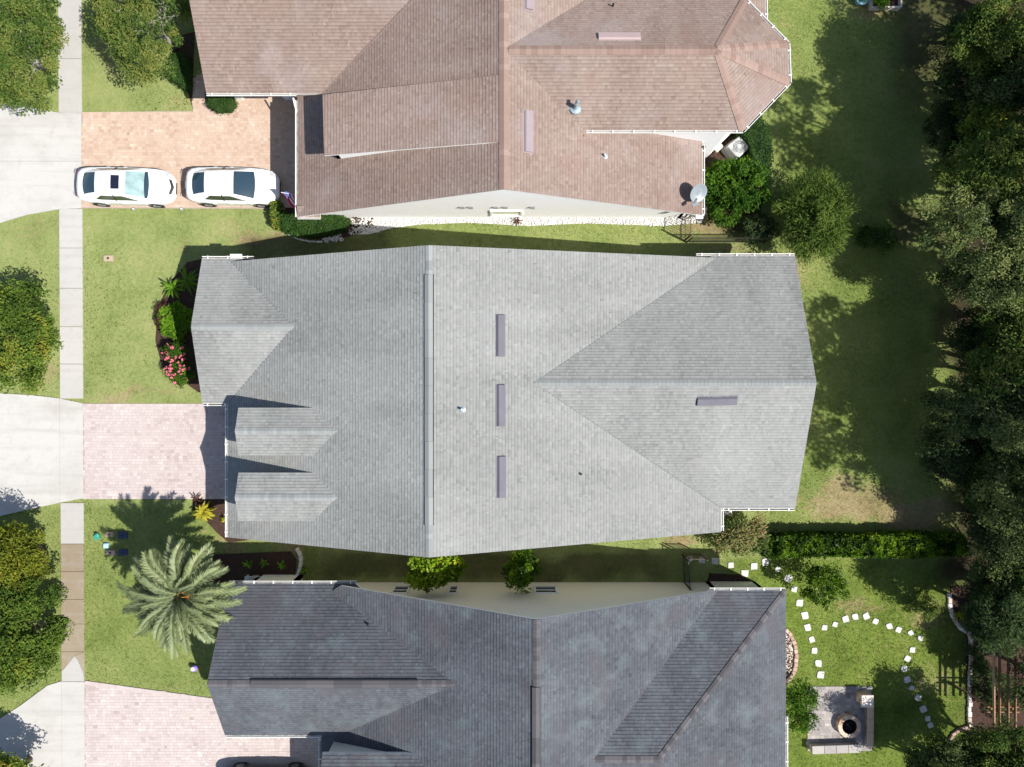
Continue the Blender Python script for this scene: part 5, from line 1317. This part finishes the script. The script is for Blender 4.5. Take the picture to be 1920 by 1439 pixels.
        hl_.add([(2.00 * k, sg * .77, .79), (2.10 * k, sg * .53, .805), (2.345 * k, sg * .46, .665), (2.27 * k, sg * .665, .675), (2.10 * k, sg * .80, .715)], [(0, 1, 2, 3, 4)]).obj('headlight', M['lamp_clear'], root, False, True)
        tl = B().add([(-2.42 * k, sg * .48, .86), (-2.405 * k, sg * .635, .84), (-2.285 * k, sg * .75, .93), (-2.30 * k, sg * .69, .995), (-2.40 * k, sg * .50, .925)], [(0, 1, 2, 3, 4)]); tl.obj('taillight', M['lamp_red'], root, False, True)
        # door seams and handles
        for xx in (-1.05, -.22, .88): B().tube([(xx * k, sg * .918, .30), (xx * k, sg * .929, .55), (xx * k, sg * .912, .82), (xx * k, sg * .875, .93)], .005, 4).obj('door_seam', M['seam'], body, False, True)
        for xx in (-.85, .02): B().box((xx * k, sg * .925, .80), (.18, .03, .03)).obj('door_handle', M[paint], root, False, True)
    # hood seam, deck seam, grille, bumper line, plate
    B().tube([(1.25 * k, -.80, .945), (1.75 * k, -.72, .885), (2.12 * k, -.55, .785), (2.25 * k, -.25, .745), (2.27 * k, 0, .745), (2.25 * k, .25, .745), (2.12 * k, .55, .785), (1.75 * k, .72, .885), (1.25 * k, .80, .945)], .007, 4).obj('hood_seam', M['seam'], body, False, True)
    B().tube([(-2.02 * k, -.70, 1.04), (-2.27 * k, -.62, .985), (-2.38 * k, -.35, .90), (-2.39 * k, .35, .90), (-2.27 * k, .62, .985), (-2.02 * k, .70, 1.04)], .006, 4).obj('trunk_seam', M['seam'], body, False, True)
    if grille:
        g = B(); g.add([(2.22 * k, -.42, .752), (2.33 * k, 0, .72), (2.22 * k, .42, .752), (2.33 * k, .36, .665), (2.43 * k, 0, .60), (2.33 * k, -.36, .665)], [(0, 5, 4, 1), (1, 4, 3, 2)]); g.obj('grille', M['black_plastic'], root, False, True)
    B().tube([(-2.452 * k, -.50, .56), (-2.47 * k, 0, .56), (-2.452 * k, .50, .56)], .03, 5).obj('rear_bumper_strip', M['black_plastic'], root, False, True)
    B().box((2.45 * k, 0, .40), (.03, .6, .10)).obj('air_intake', M['black_plastic'], root, False, True)
    for sg in (-1, 1):      # roof drip seams
        B().tube([hull(x_, sg * .60, .006) for x_ in lin(-1.25, .30, 8)], .008, 4).obj('roof_seam', M['seam'], root, False, True)
        B().tube([(1.32 * k, sg * .42, .955), (1.8 * k, sg * .36, .882), (2.12 * k, sg * .26, .79)], .010, 4).obj('hood_crease', M[paint], body, True, True)
    B().box((-2.462 * k, 0, .72), (.02, .34, .12)).obj('number_plate', M['flag_white'], root, False, True)
    wp = B()
    for y0 in (-.5, .12): wp.tube([(1.27 * k, y0, .965), (1.16 * k, y0 + .5, 1.015)], .008, 4)
    wp.obj('wiper', M['black_plastic'], ws, False, True)
    B().box((.42 * k, 0, 1.325), (.05, .22, .05)).obj('inner_mirror', M['black_plastic'], ws, False, True)
    return root
make_car('white sedan with dark sunroof parked nearest the sidewalk on the orange pavers', (-19.72, 10.08, .032), math.radians(-1.2), 'car_white', 'car_windshield', 1)
make_car('white sedan without sunroof parked nose towards the brown house garage', (-14.28, 10.08, .032), math.radians(-.8), 'car_white', 'car_glass', 2, sunroof=False, L=4.68, grille=False)
make_car('black car cut off by the bottom edge beside the dark house garage', (-12.6, -20.62, .032), math.radians(180), 'car_black', 'car_glass', 3, L=4.9)

# ------------------------------------------------------------------ yard objects
# satellite dish on the brown roof
p = NR.on(1300, 372)
sdh = thing('satellite_dish', 'grey oval satellite dish on the lower corner of the brown roof', 'dish', p)
R_ = Matrix.Rotation(math.radians(35), 3, 'X') @ Matrix.Rotation(math.radians(20), 3, 'Y')
B().lathe(p + Vector((.05, .10, .62)), [(.0, -.03), (.18, -.02), (.34, .03), (.44, .085), (.455, .085), (.35, .02), (.19, -.035), (.0, -.05)], 28, R=R_).obj('reflector', M['dish_grey'], sdh, True)
B().tube([p, p + Vector((.03, .02, .35)), p + Vector((.05, .07, .58))], .03, 8).obj('mast', M['dish_grey'], sdh)
arm = B().tube([p + Vector((.05, -.15, .50)), p + Vector((-.06, -.42, .62)), p + Vector((-.12, -.52, .72))], .025, 6).obj('feed_arm', M['dish_grey'], sdh)
B().box(p + Vector((-.10, -.50, .74)), (.30, .13, .10), .4).obj('receiver', M['dish_grey'], arm)
B().box(p + Vector((0, 0, .02)), (.3, .3, .03)).obj('foot_plate', M['dish_grey'], sdh)
# flag on the garage corner
f0 = Vector((-10.0, 9.2, 2.05)); tip = at(527, 361, 2.35)
fl = thing('flag', 'small striped flag with blue canton on a pole at the brown house garage', 'flag', f0)
B().tube([f0, tip], .015, 6).obj('flagpole', M['white_pipe'], fl)
def cloth(i, j):      # i along the pole, j down the flag
    a = tip.lerp(f0, .04 + .62 * i); 
    return a + Vector((.34 * j + .05 * math.sin(6 * j + 5 * i), -.58 * j + .05 * math.sin(7 * i), -.72 * j + .06 * math.sin(5 * j + 3 * i)))
for s in range(7):
    b = B(); m = 10
    v = []
    for q in range(m + 1):
        for e in (0, 1): v.append(cloth((s + e) / 7.0, q / m))
    b.add(v, [(q * 2, q * 2 + 1, q * 2 + 3, q * 2 + 2) for q in range(m)])
    b.obj('stripe', M['flag_red'] if s % 2 == 0 else M['flag_white'], fl)
b = B(); v = []
for q in range(5):
    for e in range(4): v.append(cloth(.0 + .55 * e / 3, .42 * q / 4) + Vector((.012, .012, .014)))
b.add(v, [(q * 4 + e, q * 4 + e + 1, q * 4 + e + 5, q * 4 + e + 4) for q in range(4) for e in range(3)])
cn = b.obj('canton', M['flag_blue'], fl)
# air conditioners
def ac_unit(label, u, v, rz, s=.82, h=.8):
    q = at(u, v, h); t = thing('air_conditioner', label, 'air conditioner', (q.x, q.y, 0))
    b = B(); b.bevbox((q.x, q.y, h * .5), (s, s, h), .07, rz); b.obj('cabinet', M['ac_white'], t)
    B().bevbox((q.x, q.y, .03), (s + .25, s + .25, .12), .03, rz).obj('pad', M['concrete'], t)
    g = B().lathe((q.x, q.y, h), [(.05, .004), (s * .40, .004), (s * .40, .012), (.05, .012)], 26, close=True).obj('fan_opening', M['ac_grille'], t)
    for rad in (.12, .2, .28, .345):
        B().lathe((q.x, q.y, h + .02), [(rad, 0), (rad + .012, 0), (rad + .012, .008), (rad, .008)], 24, close=True).obj('guard_ring', M['ac_white'], g)
    B().lathe((q.x, q.y, h), [(.09, 0), (.09, .035), (.0, .04)], 14).obj('fan_cap', M['ac_white'], g)
    for a in range(3):
        an = a * 2.094 + .4; B().box((q.x + math.cos(an) * .19, q.y + math.sin(an) * .19, h + .014), (.26, .11, .006), an).obj('fan_blade', M['dish_grey'], g)
    return t
ac_unit('pale air conditioner turned diagonally behind the brown house bay', 1386, 275, math.radians(40))
ac_unit('air conditioner half hidden under the gutter at the grey house corner', 1359, 967, 0, .75, .75)
mb = at(1346, 277, .35); t = thing('utility_cabinet', 'small tan cabinet leaning by the diagonal wall of the brown house', 'cabinet', (mb.x, mb.y, 0))
B().bevbox((mb.x, mb.y, .2), (.42, .30, .4), .03, .75).obj('case', M['tan_lid'], t); B().bevbox((mb.x, mb.y, .42), (.46, .34, .04), .01, .75).obj('lid', M['edging'], t)
# fences
def picket_fence(label, p0, p1, h, mat, gap=.115, rails=(.15, .95), top=True, posts=True):
    p0, p1 = Vector(p0 + (0,)), Vector(p1 + (0,)); d = (p1 - p0); L = d.length; d.normalize(); a = math.atan2(d.y, d.x)
    t = thing('picket_fence', label, 'fence', p0)
    for zr in rails: B().box(p0.lerp(p1, .5) + Vector((0, 0, zr * h)), (L, .035, .035), a).obj('rail', M[mat], t)
    pm = B().box((0, 0, h * .5), (.018, .018, h)).add([(-.009, -.009, h), (.009, -.009, h), (.009, .009, h), (-.009, .009, h), (0, 0, h + .05)], [(0, 1, 4), (1, 2, 4), (2, 3, 4), (3, 0, 4)]).mesh('picket', M[mat])
    n = int(L / gap)
    for i in range(n):
        o = link('picket', pm, t); o.location = d * (L * (i + .5) / n)
    if posts:
        for q in (p0, p1): B().bevbox(q + Vector((0, 0, h * .54)), (.06, .06, h * 1.08), .01).obj('post', M[mat], t)
    return t
picket_fence('short bronze picket fence closing the side yard of the brown house', g2(1283, 452), g2(1283, 408), 1.45, 'bronze_rail')
picket_fence('long dark picket fence running from the brown house side yard to the wood', g2(1287, 455), g2(1432, 455), 1.2, 'iron')
picket_fence('dark picket gate across the side yard between grey and dark houses', g2(1279, 1040), g2(1282, 1091), 1.4, 'iron')
picket_fence('short sunlit picket fence reaching into the reddish shrub', g2(1282, 1037), g2(1312, 1038), 1.35, 'bronze_rail')
# white curved kerb at the dark house and the steps behind it
kp = [(557, 1027), (561, 1033), (565, 1042), (566, 1052), (564, 1064), (561, 1074), (556, 1081), (549, 1087)]
kerb = thing('curved_kerb', 'white curved garden kerb between dark mulch bed and shaded side yard', 'kerb', g2(557, 1060) + (0,))
for i in range(len(kp) - 1):
    a, c = Vector(g2(*kp[i]) + (0,)), Vector(g2(*kp[i + 1]) + (0,)); d = c - a
    B().bevbox(a.lerp(c, .5) + Vector((0, 0, .12)), (d.length * .97, .16, .26), .03, math.atan2(d.y, d.x)).obj('kerb_stone', M['white_rock'], kerb)
q = g2(492, 1086); stp = thing('slatted_bench', 'pale slatted bench under the gutter of the dark house', 'bench', q + (0,))
for i in range(7): B().bevbox((q[0] + .1, q[1] + .22 - i * .075, .42), (1.75, .055, .04), .01).obj('slat', M['siding'], stp)
for sx in (-.7, .9): B().box((q[0] + sx, q[1], .2), (.06, .5, .4)).obj('leg', M['siding'], stp)
q = g2(484, 1082); bx = thing('brick_pier', 'brick pier beside the slatted bench under the dark house gutter', 'pier', q + (0,))
for r_ in range(6):
    for i in range(2): B().bevbox((q[0] - .13 + .26 * i, q[1], .06 + r_ * .085), (.25, .2, .078), .008, 0, random.random()).obj('brick', M['brick'], bx)
# downspout splash / pots at N-house top right corner
q = g2(1611, 4); t = thing('garden_pot', 'round teal garden pot with plant at the top edge', 'pot', q + (0,))
B().lathe((q[0], q[1], 0), [(.22, 0), (.30, .3), (.33, .34), (.33, .4), (.29, .4), (.27, .33), (.0, .3)], 20).obj('bowl', M['sky_blue'], t, True)
for i in range(9):
    a = i * .7; B().add([(q[0], q[1], .3), (q[0] + math.cos(a) * .16 - math.sin(a) * .07, q[1] + math.sin(a) * .16 + math.cos(a) * .07, .5), (q[0] + math.cos(a) * .30, q[1] + math.sin(a) * .30, .48), (q[0] + math.cos(a) * .16 + math.sin(a) * .07, q[1] + math.sin(a) * .16 - math.cos(a) * .07, .5)], [(0, 1, 2, 3)], random.random()).obj('leaf', M['fern_leaf'], t)
pb = thing('raised_planter', 'timber raised planter box at the top edge beside the teal pot', 'planter', g2(1655, -8) + (0,))
for (u0, v0, u1, v1) in ((1630, 19, 1684, 19), (1630, -36, 1684, -36), (1630, 19, 1630, -36), (1684, 19, 1684, -36)):
    a, c = Vector(g2(u0, v0) + (0,)), Vector(g2(u1, v1) + (0,)); d = c - a; B().bevbox(a.lerp(c, .5) + Vector((0, 0, .15)), (d.length, .08, .34), .01, math.atan2(d.y, d.x)).obj('board', M['edging'], pb)
# meter lids in the front lawn
def lid(name, label, u, v, w, d, mat, group=None, h=.05, hole=True):
    q = g2(u, v); t = thing(name, label, 'utility box', q + (0,), 0, group)
    B().bevbox((q[0], q[1], h / 2), (w, d, h + .04), .02).obj('frame', M[mat], t)
    B().bevbox((q[0], q[1], h / 2 + .03), (w * .8, d * .76, h), .015, 0, .8).obj('lid', M[mat], t)
    if hole: B().bevbox((q[0], q[1], h + .035), (w * .22, d * .3, .03), .01).obj('latch', M['iron'], t)
    return t
lid('meter_box', 'upper dark blue meter box lid in the shade of the palm', 231, 1004, .48, .34, 'navy', 'meter boxes in the palm shade')
lid('meter_box', 'lower dark blue meter box lid nearest the palm fronds', 231, 1036, .46, .33, 'navy', 'meter boxes in the palm shade')
lid('valve_box', 'tan valve box lid left of the upper blue meter box', 206, 1002, .42, .26, 'tan_lid')
lid('valve_box', 'pinkish valve box lid left of the lower blue meter box', 208, 1036, .50, .28, 'brick')
lid('valve_box', 'lone cream valve box in the sunny front lawn of the grey house', 204, 485, .52, .34, 'tan_lid')
q = g2(184, 1003); t = thing('cleanout_marker', 'teal sewer cleanout cap on the lawn beside the sidewalk', 'pipe cap', q + (0,))
B().lathe((q[0], q[1], 0), [(.09, 0), (.10, .1), (.12, .11), (.12, .16), (.09, .19), (0, .19)], 14).obj('cap', M['teal'], t, True); B().box((q[0], q[1], .21), (.09, .09, .07)).obj('nut', M['teal'], t); B().box((q[0] - .02, q[1] - .12, .06), (.3, .22, .10), .2).obj('collar', M['teal'], t)
q = g2(200, 1023); t = thing('water_valve', 'light blue water valve cover on the lawn left of the palm', 'pipe cap', q + (0,))
B().bevbox((q[0], q[1], .06), (.26, .26, .14), .03).obj('cover', M['sky_blue'], t); B().lathe((q[0], q[1], .13), [(.06, 0), (.06, .03), (0, .035)], 10).obj('cap', M['flag_white'], t)
for (u, v, lab) in ((251, 392.5, 'small white sprinkler head beside the sunroof car'), (341, 392.5, 'small white sprinkler head beside the second white car')):
    q = g2(u, v); t = thing('sprinkler_head', lab, 'sprinkler', q + (0,)); B().lathe((q[0], q[1], 0), [(.085, 0), (.085, .05), (.05, .07), (0, .07)], 12).obj('collar', M['dish_grey'], t); B().lathe((q[0], q[1], .06), [(.03, 0), (.03, .06), (0, .065)], 8).obj('nozzle', M['flag_white'], t)
q = g2(367, 1251); t = thing('gazing_ball', 'small purple and white garden ball on the lawn by the dark house', 'garden ball', q + (0,))
B().lathe((q[0], q[1], .18), [(.0, -.17), (.09, -.15), (.15, -.08), (.17, 0), (.15, .08), (.09, .15), (0, .17)], 14).obj('ball', M['purple'], t, True); B().lathe((q[0] - .03, q[1] + .02, .30), [(.12, 0), (.09, .05), (0, .07)], 12).obj('cap', M['flag_white'], t, True)
# stepping stones
pathA = [(1293, 1048), (1316, 1050), (1341, 1052), (1370.5, 1060), (1396.5, 1075), (1414, 1062), (1435, 1054), (1458.6, 1067), (1477.6, 1084.7), (1488.7, 1105), (1498.6, 1131), (1509, 1154), (1514, 1176.6), (1522, 1199), (1527, 1220), (1534, 1244), (1538, 1265.6)]
pathB = [(1546, 1176.6), (1565.7, 1170.7), (1585, 1161), (1603, 1156.7), (1623.5, 1156), (1641.6, 1165), (1667, 1174.5), (1684, 1181), (1707, 1187), (1725, 1197), (1710, 1219), (1701, 1235), (1695, 1254), (1701, 1274), (1709.6, 1290), (1721, 1308.5), (1730.6, 1330), (1739, 1348), (1744, 1360)]
ORD = ['first', 'second', 'third', 'fourth', 'fifth', 'sixth', 'seventh', 'eighth', 'ninth', 'tenth', 'eleventh', 'twelfth', 'thirteenth', 'fourteenth', 'fifteenth', 'sixteenth', 'seventeenth', 'eighteenth', 'nineteenth']
def stone_mesh(seed, big=False):
    r = random.Random(seed); b = B(); n = 8; pts = []; cut = .03 if big else .05
    for (sx, sy) in ((1, 1), (-1, 1), (-1, -1), (1, -1)):
        cx, cy = sx * .18 * r.uniform(.86, 1.08), sy * .18 * r.uniform(.86, 1.08); c_ = cut * r.uniform(.4, 1.6)
        e1, e2 = (cx, cy - sy * c_), (cx - sx * c_, cy)
        pts += [e1, e2] if sx * sy > 0 else [e2, e1]
    m = [(x * .93, y * .93) for x, y in pts]
    v = [(x, y, -.06) for x, y in pts] + [(x, y, .022) for x, y in pts] + [(x, y, .034) for x, y in m]
    b.add(v, [(i, (i + 1) % n, n + (i + 1) % n, n + i) for i in range(n)] + [(n + i, n + (i + 1) % n, 2 * n + (i + 1) % n, 2 * n + i) for i in range(n)], .6); b.add(v, [tuple(range(2 * n, 3 * n))], .62 + r.uniform(-.08, .2))
    return b.mesh('stepping_stone', M['stone'])
svar = [stone_mesh(i) for i in range(6)]; sbig = [stone_mesh(20 + i, True) for i in range(3)]
rr = random.Random(3)
for nm, pth, lab in (('A', pathA, '{} pale stepping stone counted from the picket gate along the dark house'), ('B', pathB, '{} pale stepping stone of the curving lawn branch, counted from the dark house')):
    for i, (u, v) in enumerate(pth):
        o = link('stepping_stone', rr.choice(sbig if (nm == 'A' and i < 6) else svar)); q = g2(u, v); o.location = (q[0], q[1], 0); o.rotation_euler = (0, 0, rr.uniform(-.5, .5) if i > 5 or nm == 'B' else rr.uniform(-.08, .08) - .7 * 0)
        s = rr.uniform(.82, 1.05) if nm == 'A' else rr.uniform(.7, .95); o.scale = (s, s, 1); tag(o, lab.format(ORD[i]), 'stepping stone', 'stepping stones in the back garden')
        NOGRASS.append([(q[0] - .125, q[1] - .125), (q[0] + .125, q[1] - .125), (q[0] + .125, q[1] + .125), (q[0] - .125, q[1] + .125)])
# edging stones and bricks
def edging(name, label, pts, mat, size, hgt, wid, jitter=.03, piece='edging_stone', tone=(0, 1)):
    P = [Vector(g2(u, v) + (0,)) for u, v in pts]; t = thing(name, label, 'edging', P[0]); r = random.Random(len(pts))
    seg = []; 
    for i in range(len(P) - 1): seg.append((P[i + 1] - P[i]).length)
    tot = sum(seg); n = int(tot / size); s = 0
    for k in range(n):
        d = tot * (k + .5) / n; i = 0
        while d > seg[i]: d -= seg[i]; i += 1
        c = P[i].lerp(P[i + 1], d / seg[i]); dr = P[i + 1] - P[i]
        B().bevbox(c + Vector((r.uniform(-jitter, jitter), 0, hgt / 2 - .02)), (tot / n * .94, wid * r.uniform(.85, 1.15), hgt * r.uniform(.85, 1.1)), .02, math.atan2(dr.y, dr.x) + r.uniform(-.06, .06), r.uniform(*tone)).obj(piece, M[mat], t)
    return t
edging('stone_edging', 'pale curved stone edging along the planting bed by the pergola', [(1779, 1112), (1779, 1130), (1783, 1150), (1791, 1168), (1800, 1178), (1815, 1187), (1820, 1200), (1819, 1240), (1817, 1290), (1816, 1362)], 'edging', .26, .14, .19, tone=(.15, .85))
edging('brick_edging', 'curved brick edging of the pebble bed against the dark house', [(1472, 1180), (1482, 1190), (1489, 1206), (1493, 1228), (1491, 1250), (1485, 1266), (1474, 1279)], 'brick', .22, .12, .20, .01, 'brick', (.4, 1))
edging('brick_edging', 'dark curved brick edging below the pergola bed', [(1815, 1363), (1800, 1366), (1786, 1376), (1778, 1392), (1772, 1412)], 'brick', .24, .14, .18, .01, 'brick', (0, .6))
kerb2 = edging('stone_edging', 'thin pale kerb curving around the hedge of the brown house', [(531, 432), (545, 442), (560, 449), (580, 453), (605, 454)], 'edging', .3, .10, .09, .0, 'edging_stone', (.5, 1))
# patio with fire pit
pat = pavers('patio', [(1513, 1288), (1633, 1288), (1634, 1408), (1514, 1408)], M['grey_paver'], .24, .16, seed=9, base_tone=.5)
q = g2(1587, 1357); fp = thing('fire_pit', 'round fire pit of tan blocks on the grey paver patio', 'fire pit', q + (.03,))
for row in range(3):
    nB = 16
    for i in range(nB):
        a = 2 * math.pi * (i + .5 * (row % 2)) / nB; b = B(); da = math.pi / nB * .95
        ri, ro = .385, .585; z0, z1 = .03 + row * .11, .03 + row * .11 + .105
        v = []
        for zz in (z0, z1):
            for (rad, an) in ((ri, a - da), (ro, a - da), (ro, a), (ro, a + da), (ri, a + da), (ri, a)): v.append((q[0] + math.cos(an) * rad, q[1] + math.sin(an) * rad, zz))
        b.add(v, [(6, 7, 8, 9, 10, 11), (5, 4, 3, 2, 1, 0)] + [(j, (j + 1) % 6, 6 + (j + 1) % 6, 6 + j) for j in range(6)], random.random()); b.obj('block', M['fire_stone'], fp)
B().lathe((q[0], q[1], 0), [(.39, .035), (.39, .33), (.375, .33), (.375, .07), (.2, .06), (.05, .10)], 26).obj('fire_bowl', M['charcoal'], fp)
for i in range(3): a = i * 1.1; B().tube([(q[0] - math.cos(a) * .22, q[1] - math.sin(a) * .22, .12 + i * .05), (q[0] + math.cos(a) * .22, q[1] + math.sin(a) * .22, .12 + i * .05)], .045, 7).obj('log', M['charcoal'], fp)
sw_ = thing('seat_wall', 'low block seat wall along the lower and right sides of the patio', 'wall', g2(1600, 1400) + (.03,))
def block_run(p0, p1, w, h, rows, par, size=.4, mat='grey_paver', cap='grey_paver', tone=(.2, .8)):
    a, c = Vector(g2(*p0) + (0,)), Vector(g2(*p1) + (0,)); d = c - a; L = d.length; d.normalize(); an = math.atan2(d.y, d.x); n = max(1, int(L / size)); rh = h / rows
    for r_ in range(rows):
        for i in range(n): B().bevbox(a + d * (L * (i + .5) / n) + Vector((0, 0, .03 + rh * (r_ + .5))), (L / n - .012, w, rh - .008), .015, an, random.uniform(*tone)).obj('block', M[mat], par)
    nc = max(1, int(L / .55))
    for i in range(nc): B().bevbox(a + d * (L * (i + .5) / nc) + Vector((0, 0, .03 + h + .03)), (L / nc - .01, w + .08, .06), .015, an, random.uniform(.4, .9)).obj('cap_stone', M[cap], par)
block_run((1516, 1399), (1606, 1396), .34, .36, 3, sw_)
block_run((1625, 1316), (1624, 1392), .24, .36, 3, sw_, cap='fire_stone')
pil = thing('stone_pillar', 'square stone pillar with pale cap at the upper right patio corner', 'pillar', g2(1617, 1303) + (.03,))
q = g2(1614, 1304)
for r_ in range(4):
    for (dx, dy) in ((-.13, -.13), (.13, -.13), (-.13, .13), (.13, .13)): B().bevbox((q[0] + dx, q[1] + dy, .09 + r_ * .155), (.255, .255, .15), .015, 0, random.random()).obj('block', M['fire_stone'], pil)
B().bevbox((q[0], q[1], .685), (.62, .62, .07), .02, 0, .6).obj('cap_stone', M['edging'], pil)
# pergola
pg = thing('pergola', 'weathered wooden pergola half hidden by the trees at the right edge', 'pergola', (24.3, -14.9, 0))
ZP = 1.95
for x in (23.78, 24.06, 24.48, 24.84): B().bevbox((x, -14.75, ZP), (.065, 4.5, .13), .012, 0, random.random()).obj('beam', M['wood'], pg)
for y in (-12.95, -13.2, -16.0, -16.25): B().bevbox((24.3, y, ZP - .125), (1.6, .055, .11), .01, 0, random.random()).obj('cross_beam', M['wood'], pg)
for (x, y) in ((23.8, -13.07), (24.8, -13.07), (23.8, -16.12), (24.8, -16.12)): B().bevbox((x, y, ZP / 2 - .1), (.12, .12, ZP - .1), .012).obj('post', M['wood'], pg)
br = B().tube([(22.95, -15.6, .3), (23.75, -16.05, 1.1)], .03, 6).obj('brace', M['wood'], pg)

# ------------------------------------------------------------------ grass blades on the lawns
HOUSES = [[(-13.1, -7.1), (9.6, -7.1), (9.6, -5.6), (13.1, -5.6), (13.1, 5.7), (-14.3, 5.6), (-14.3, -.6), (-13.1, -.6)],
          [(-9.8, 8.6), (8.8, 8.6), (8.8, 11.6), (12, 13.5), (12, 25), (-14, 25), (-14, 14), (-9.8, 14)], [(-13, -10), (12.6, -10.3), (12.6, -25), (-8.7, -25), (-8.7, -16.2), (-13, -16.2)]]
r = np.random.default_rng(77); N = 560000
x = r.uniform(-27.6, 24.5, N); y = r.uniform(-20.8, 20.8, N)
ok = np.ones(N, bool)
for pl in NOGRASS + HOUSES:
    xs = [p[0] for p in pl]; ys = [p[1] for p in pl]
    bb = (x > min(xs)) & (x < max(xs)) & (y > min(ys)) & (y < max(ys)); idx = np.where(bb & ok)[0]
    if len(idx): ok[idx] &= ~inside(x[idx], y[idx], pl)
x, y = x[ok], y[ok]
dry, lit, lush = fields(x, y)
k = (lit < .5) | (r.random(len(x)) < .25); k &= r.random(len(x)) < (1 - .35 * dry); x, y, dry, lit, lush = x[k], y[k], dry[k], lit[k], lush[k]
n = len(x); a = r.uniform(0, 6.283, n); hgt = r.uniform(.025, .065, n); ln = r.uniform(.01, .06, n); wd = r.uniform(.008, .018, n)
ca, sa = np.cos(a), np.sin(a); a2 = r.uniform(0, 6.283, n)
P0 = np.stack([x - sa * wd, y + ca * wd, np.full(n, -.008)], 1); P1 = np.stack([x + sa * wd, y - ca * wd, np.full(n, -.008)], 1); P2_ = np.stack([x + np.cos(a2) * ln, y + np.sin(a2) * ln, hgt], 1)
Vv = np.stack([P0, P1, P2_], 1).reshape(-1, 3); Ff = np.arange(3 * n).reshape(-1, 3)
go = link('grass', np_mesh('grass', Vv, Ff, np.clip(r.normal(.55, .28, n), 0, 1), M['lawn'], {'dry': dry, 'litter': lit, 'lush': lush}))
tag(go, 'short mown grass covering the front and back lawns', 'grass', kind='stuff')

# fallen leaves on lawns, kerbs and drives
r = np.random.default_rng(88); n = 4200
c = r.integers(0, 5, n)
cx = np.choose(c, [-22.5, -16.5, -22.5, 20.0, 18.5]); cy = np.choose(c, [3.0, 14.5, -9.5, 2.0, -14.0]); sx = np.choose(c, [3.0, 3.0, 3.0, 3.6, 4.0]); sy = np.choose(c, [4.5, 3.0, 5.5, 10.0, 4.0])
x = cx + r.normal(0, 1, n) * sx * .6; y = cy + r.normal(0, 1, n) * sy * .6
ok = np.ones(n, bool)
for pl in HOUSES + NOGRASS: ok &= ~inside(x, y, pl)
x, y = x[ok], y[ok]; n = len(x); a = r.uniform(0, 6.28, n); l = r.uniform(.02, .045, n); w = l * r.uniform(.4, .7, n); ca, sa = np.cos(a), np.sin(a)
z0 = r.uniform(.045, .06, n)
def P4(dx, dy, dz): return np.stack([x + ca * dx * l - sa * dy * w, y + sa * dx * l + ca * dy * w, z0 + dz], 1)
Vv = np.stack([P4(-1, 0, .004), P4(0, -1, -.002), P4(1, 0, .006), P4(0, 1, -.002)], 1).reshape(-1, 3)
lo = link('fallen_leaves', np_mesh('fallen_leaves', Vv, np.arange(4 * n).reshape(-1, 4), r.random(n), M['dead_leaf'])); tag(lo, 'fallen brown leaves scattered over the lawns', 'leaves', kind='stuff')
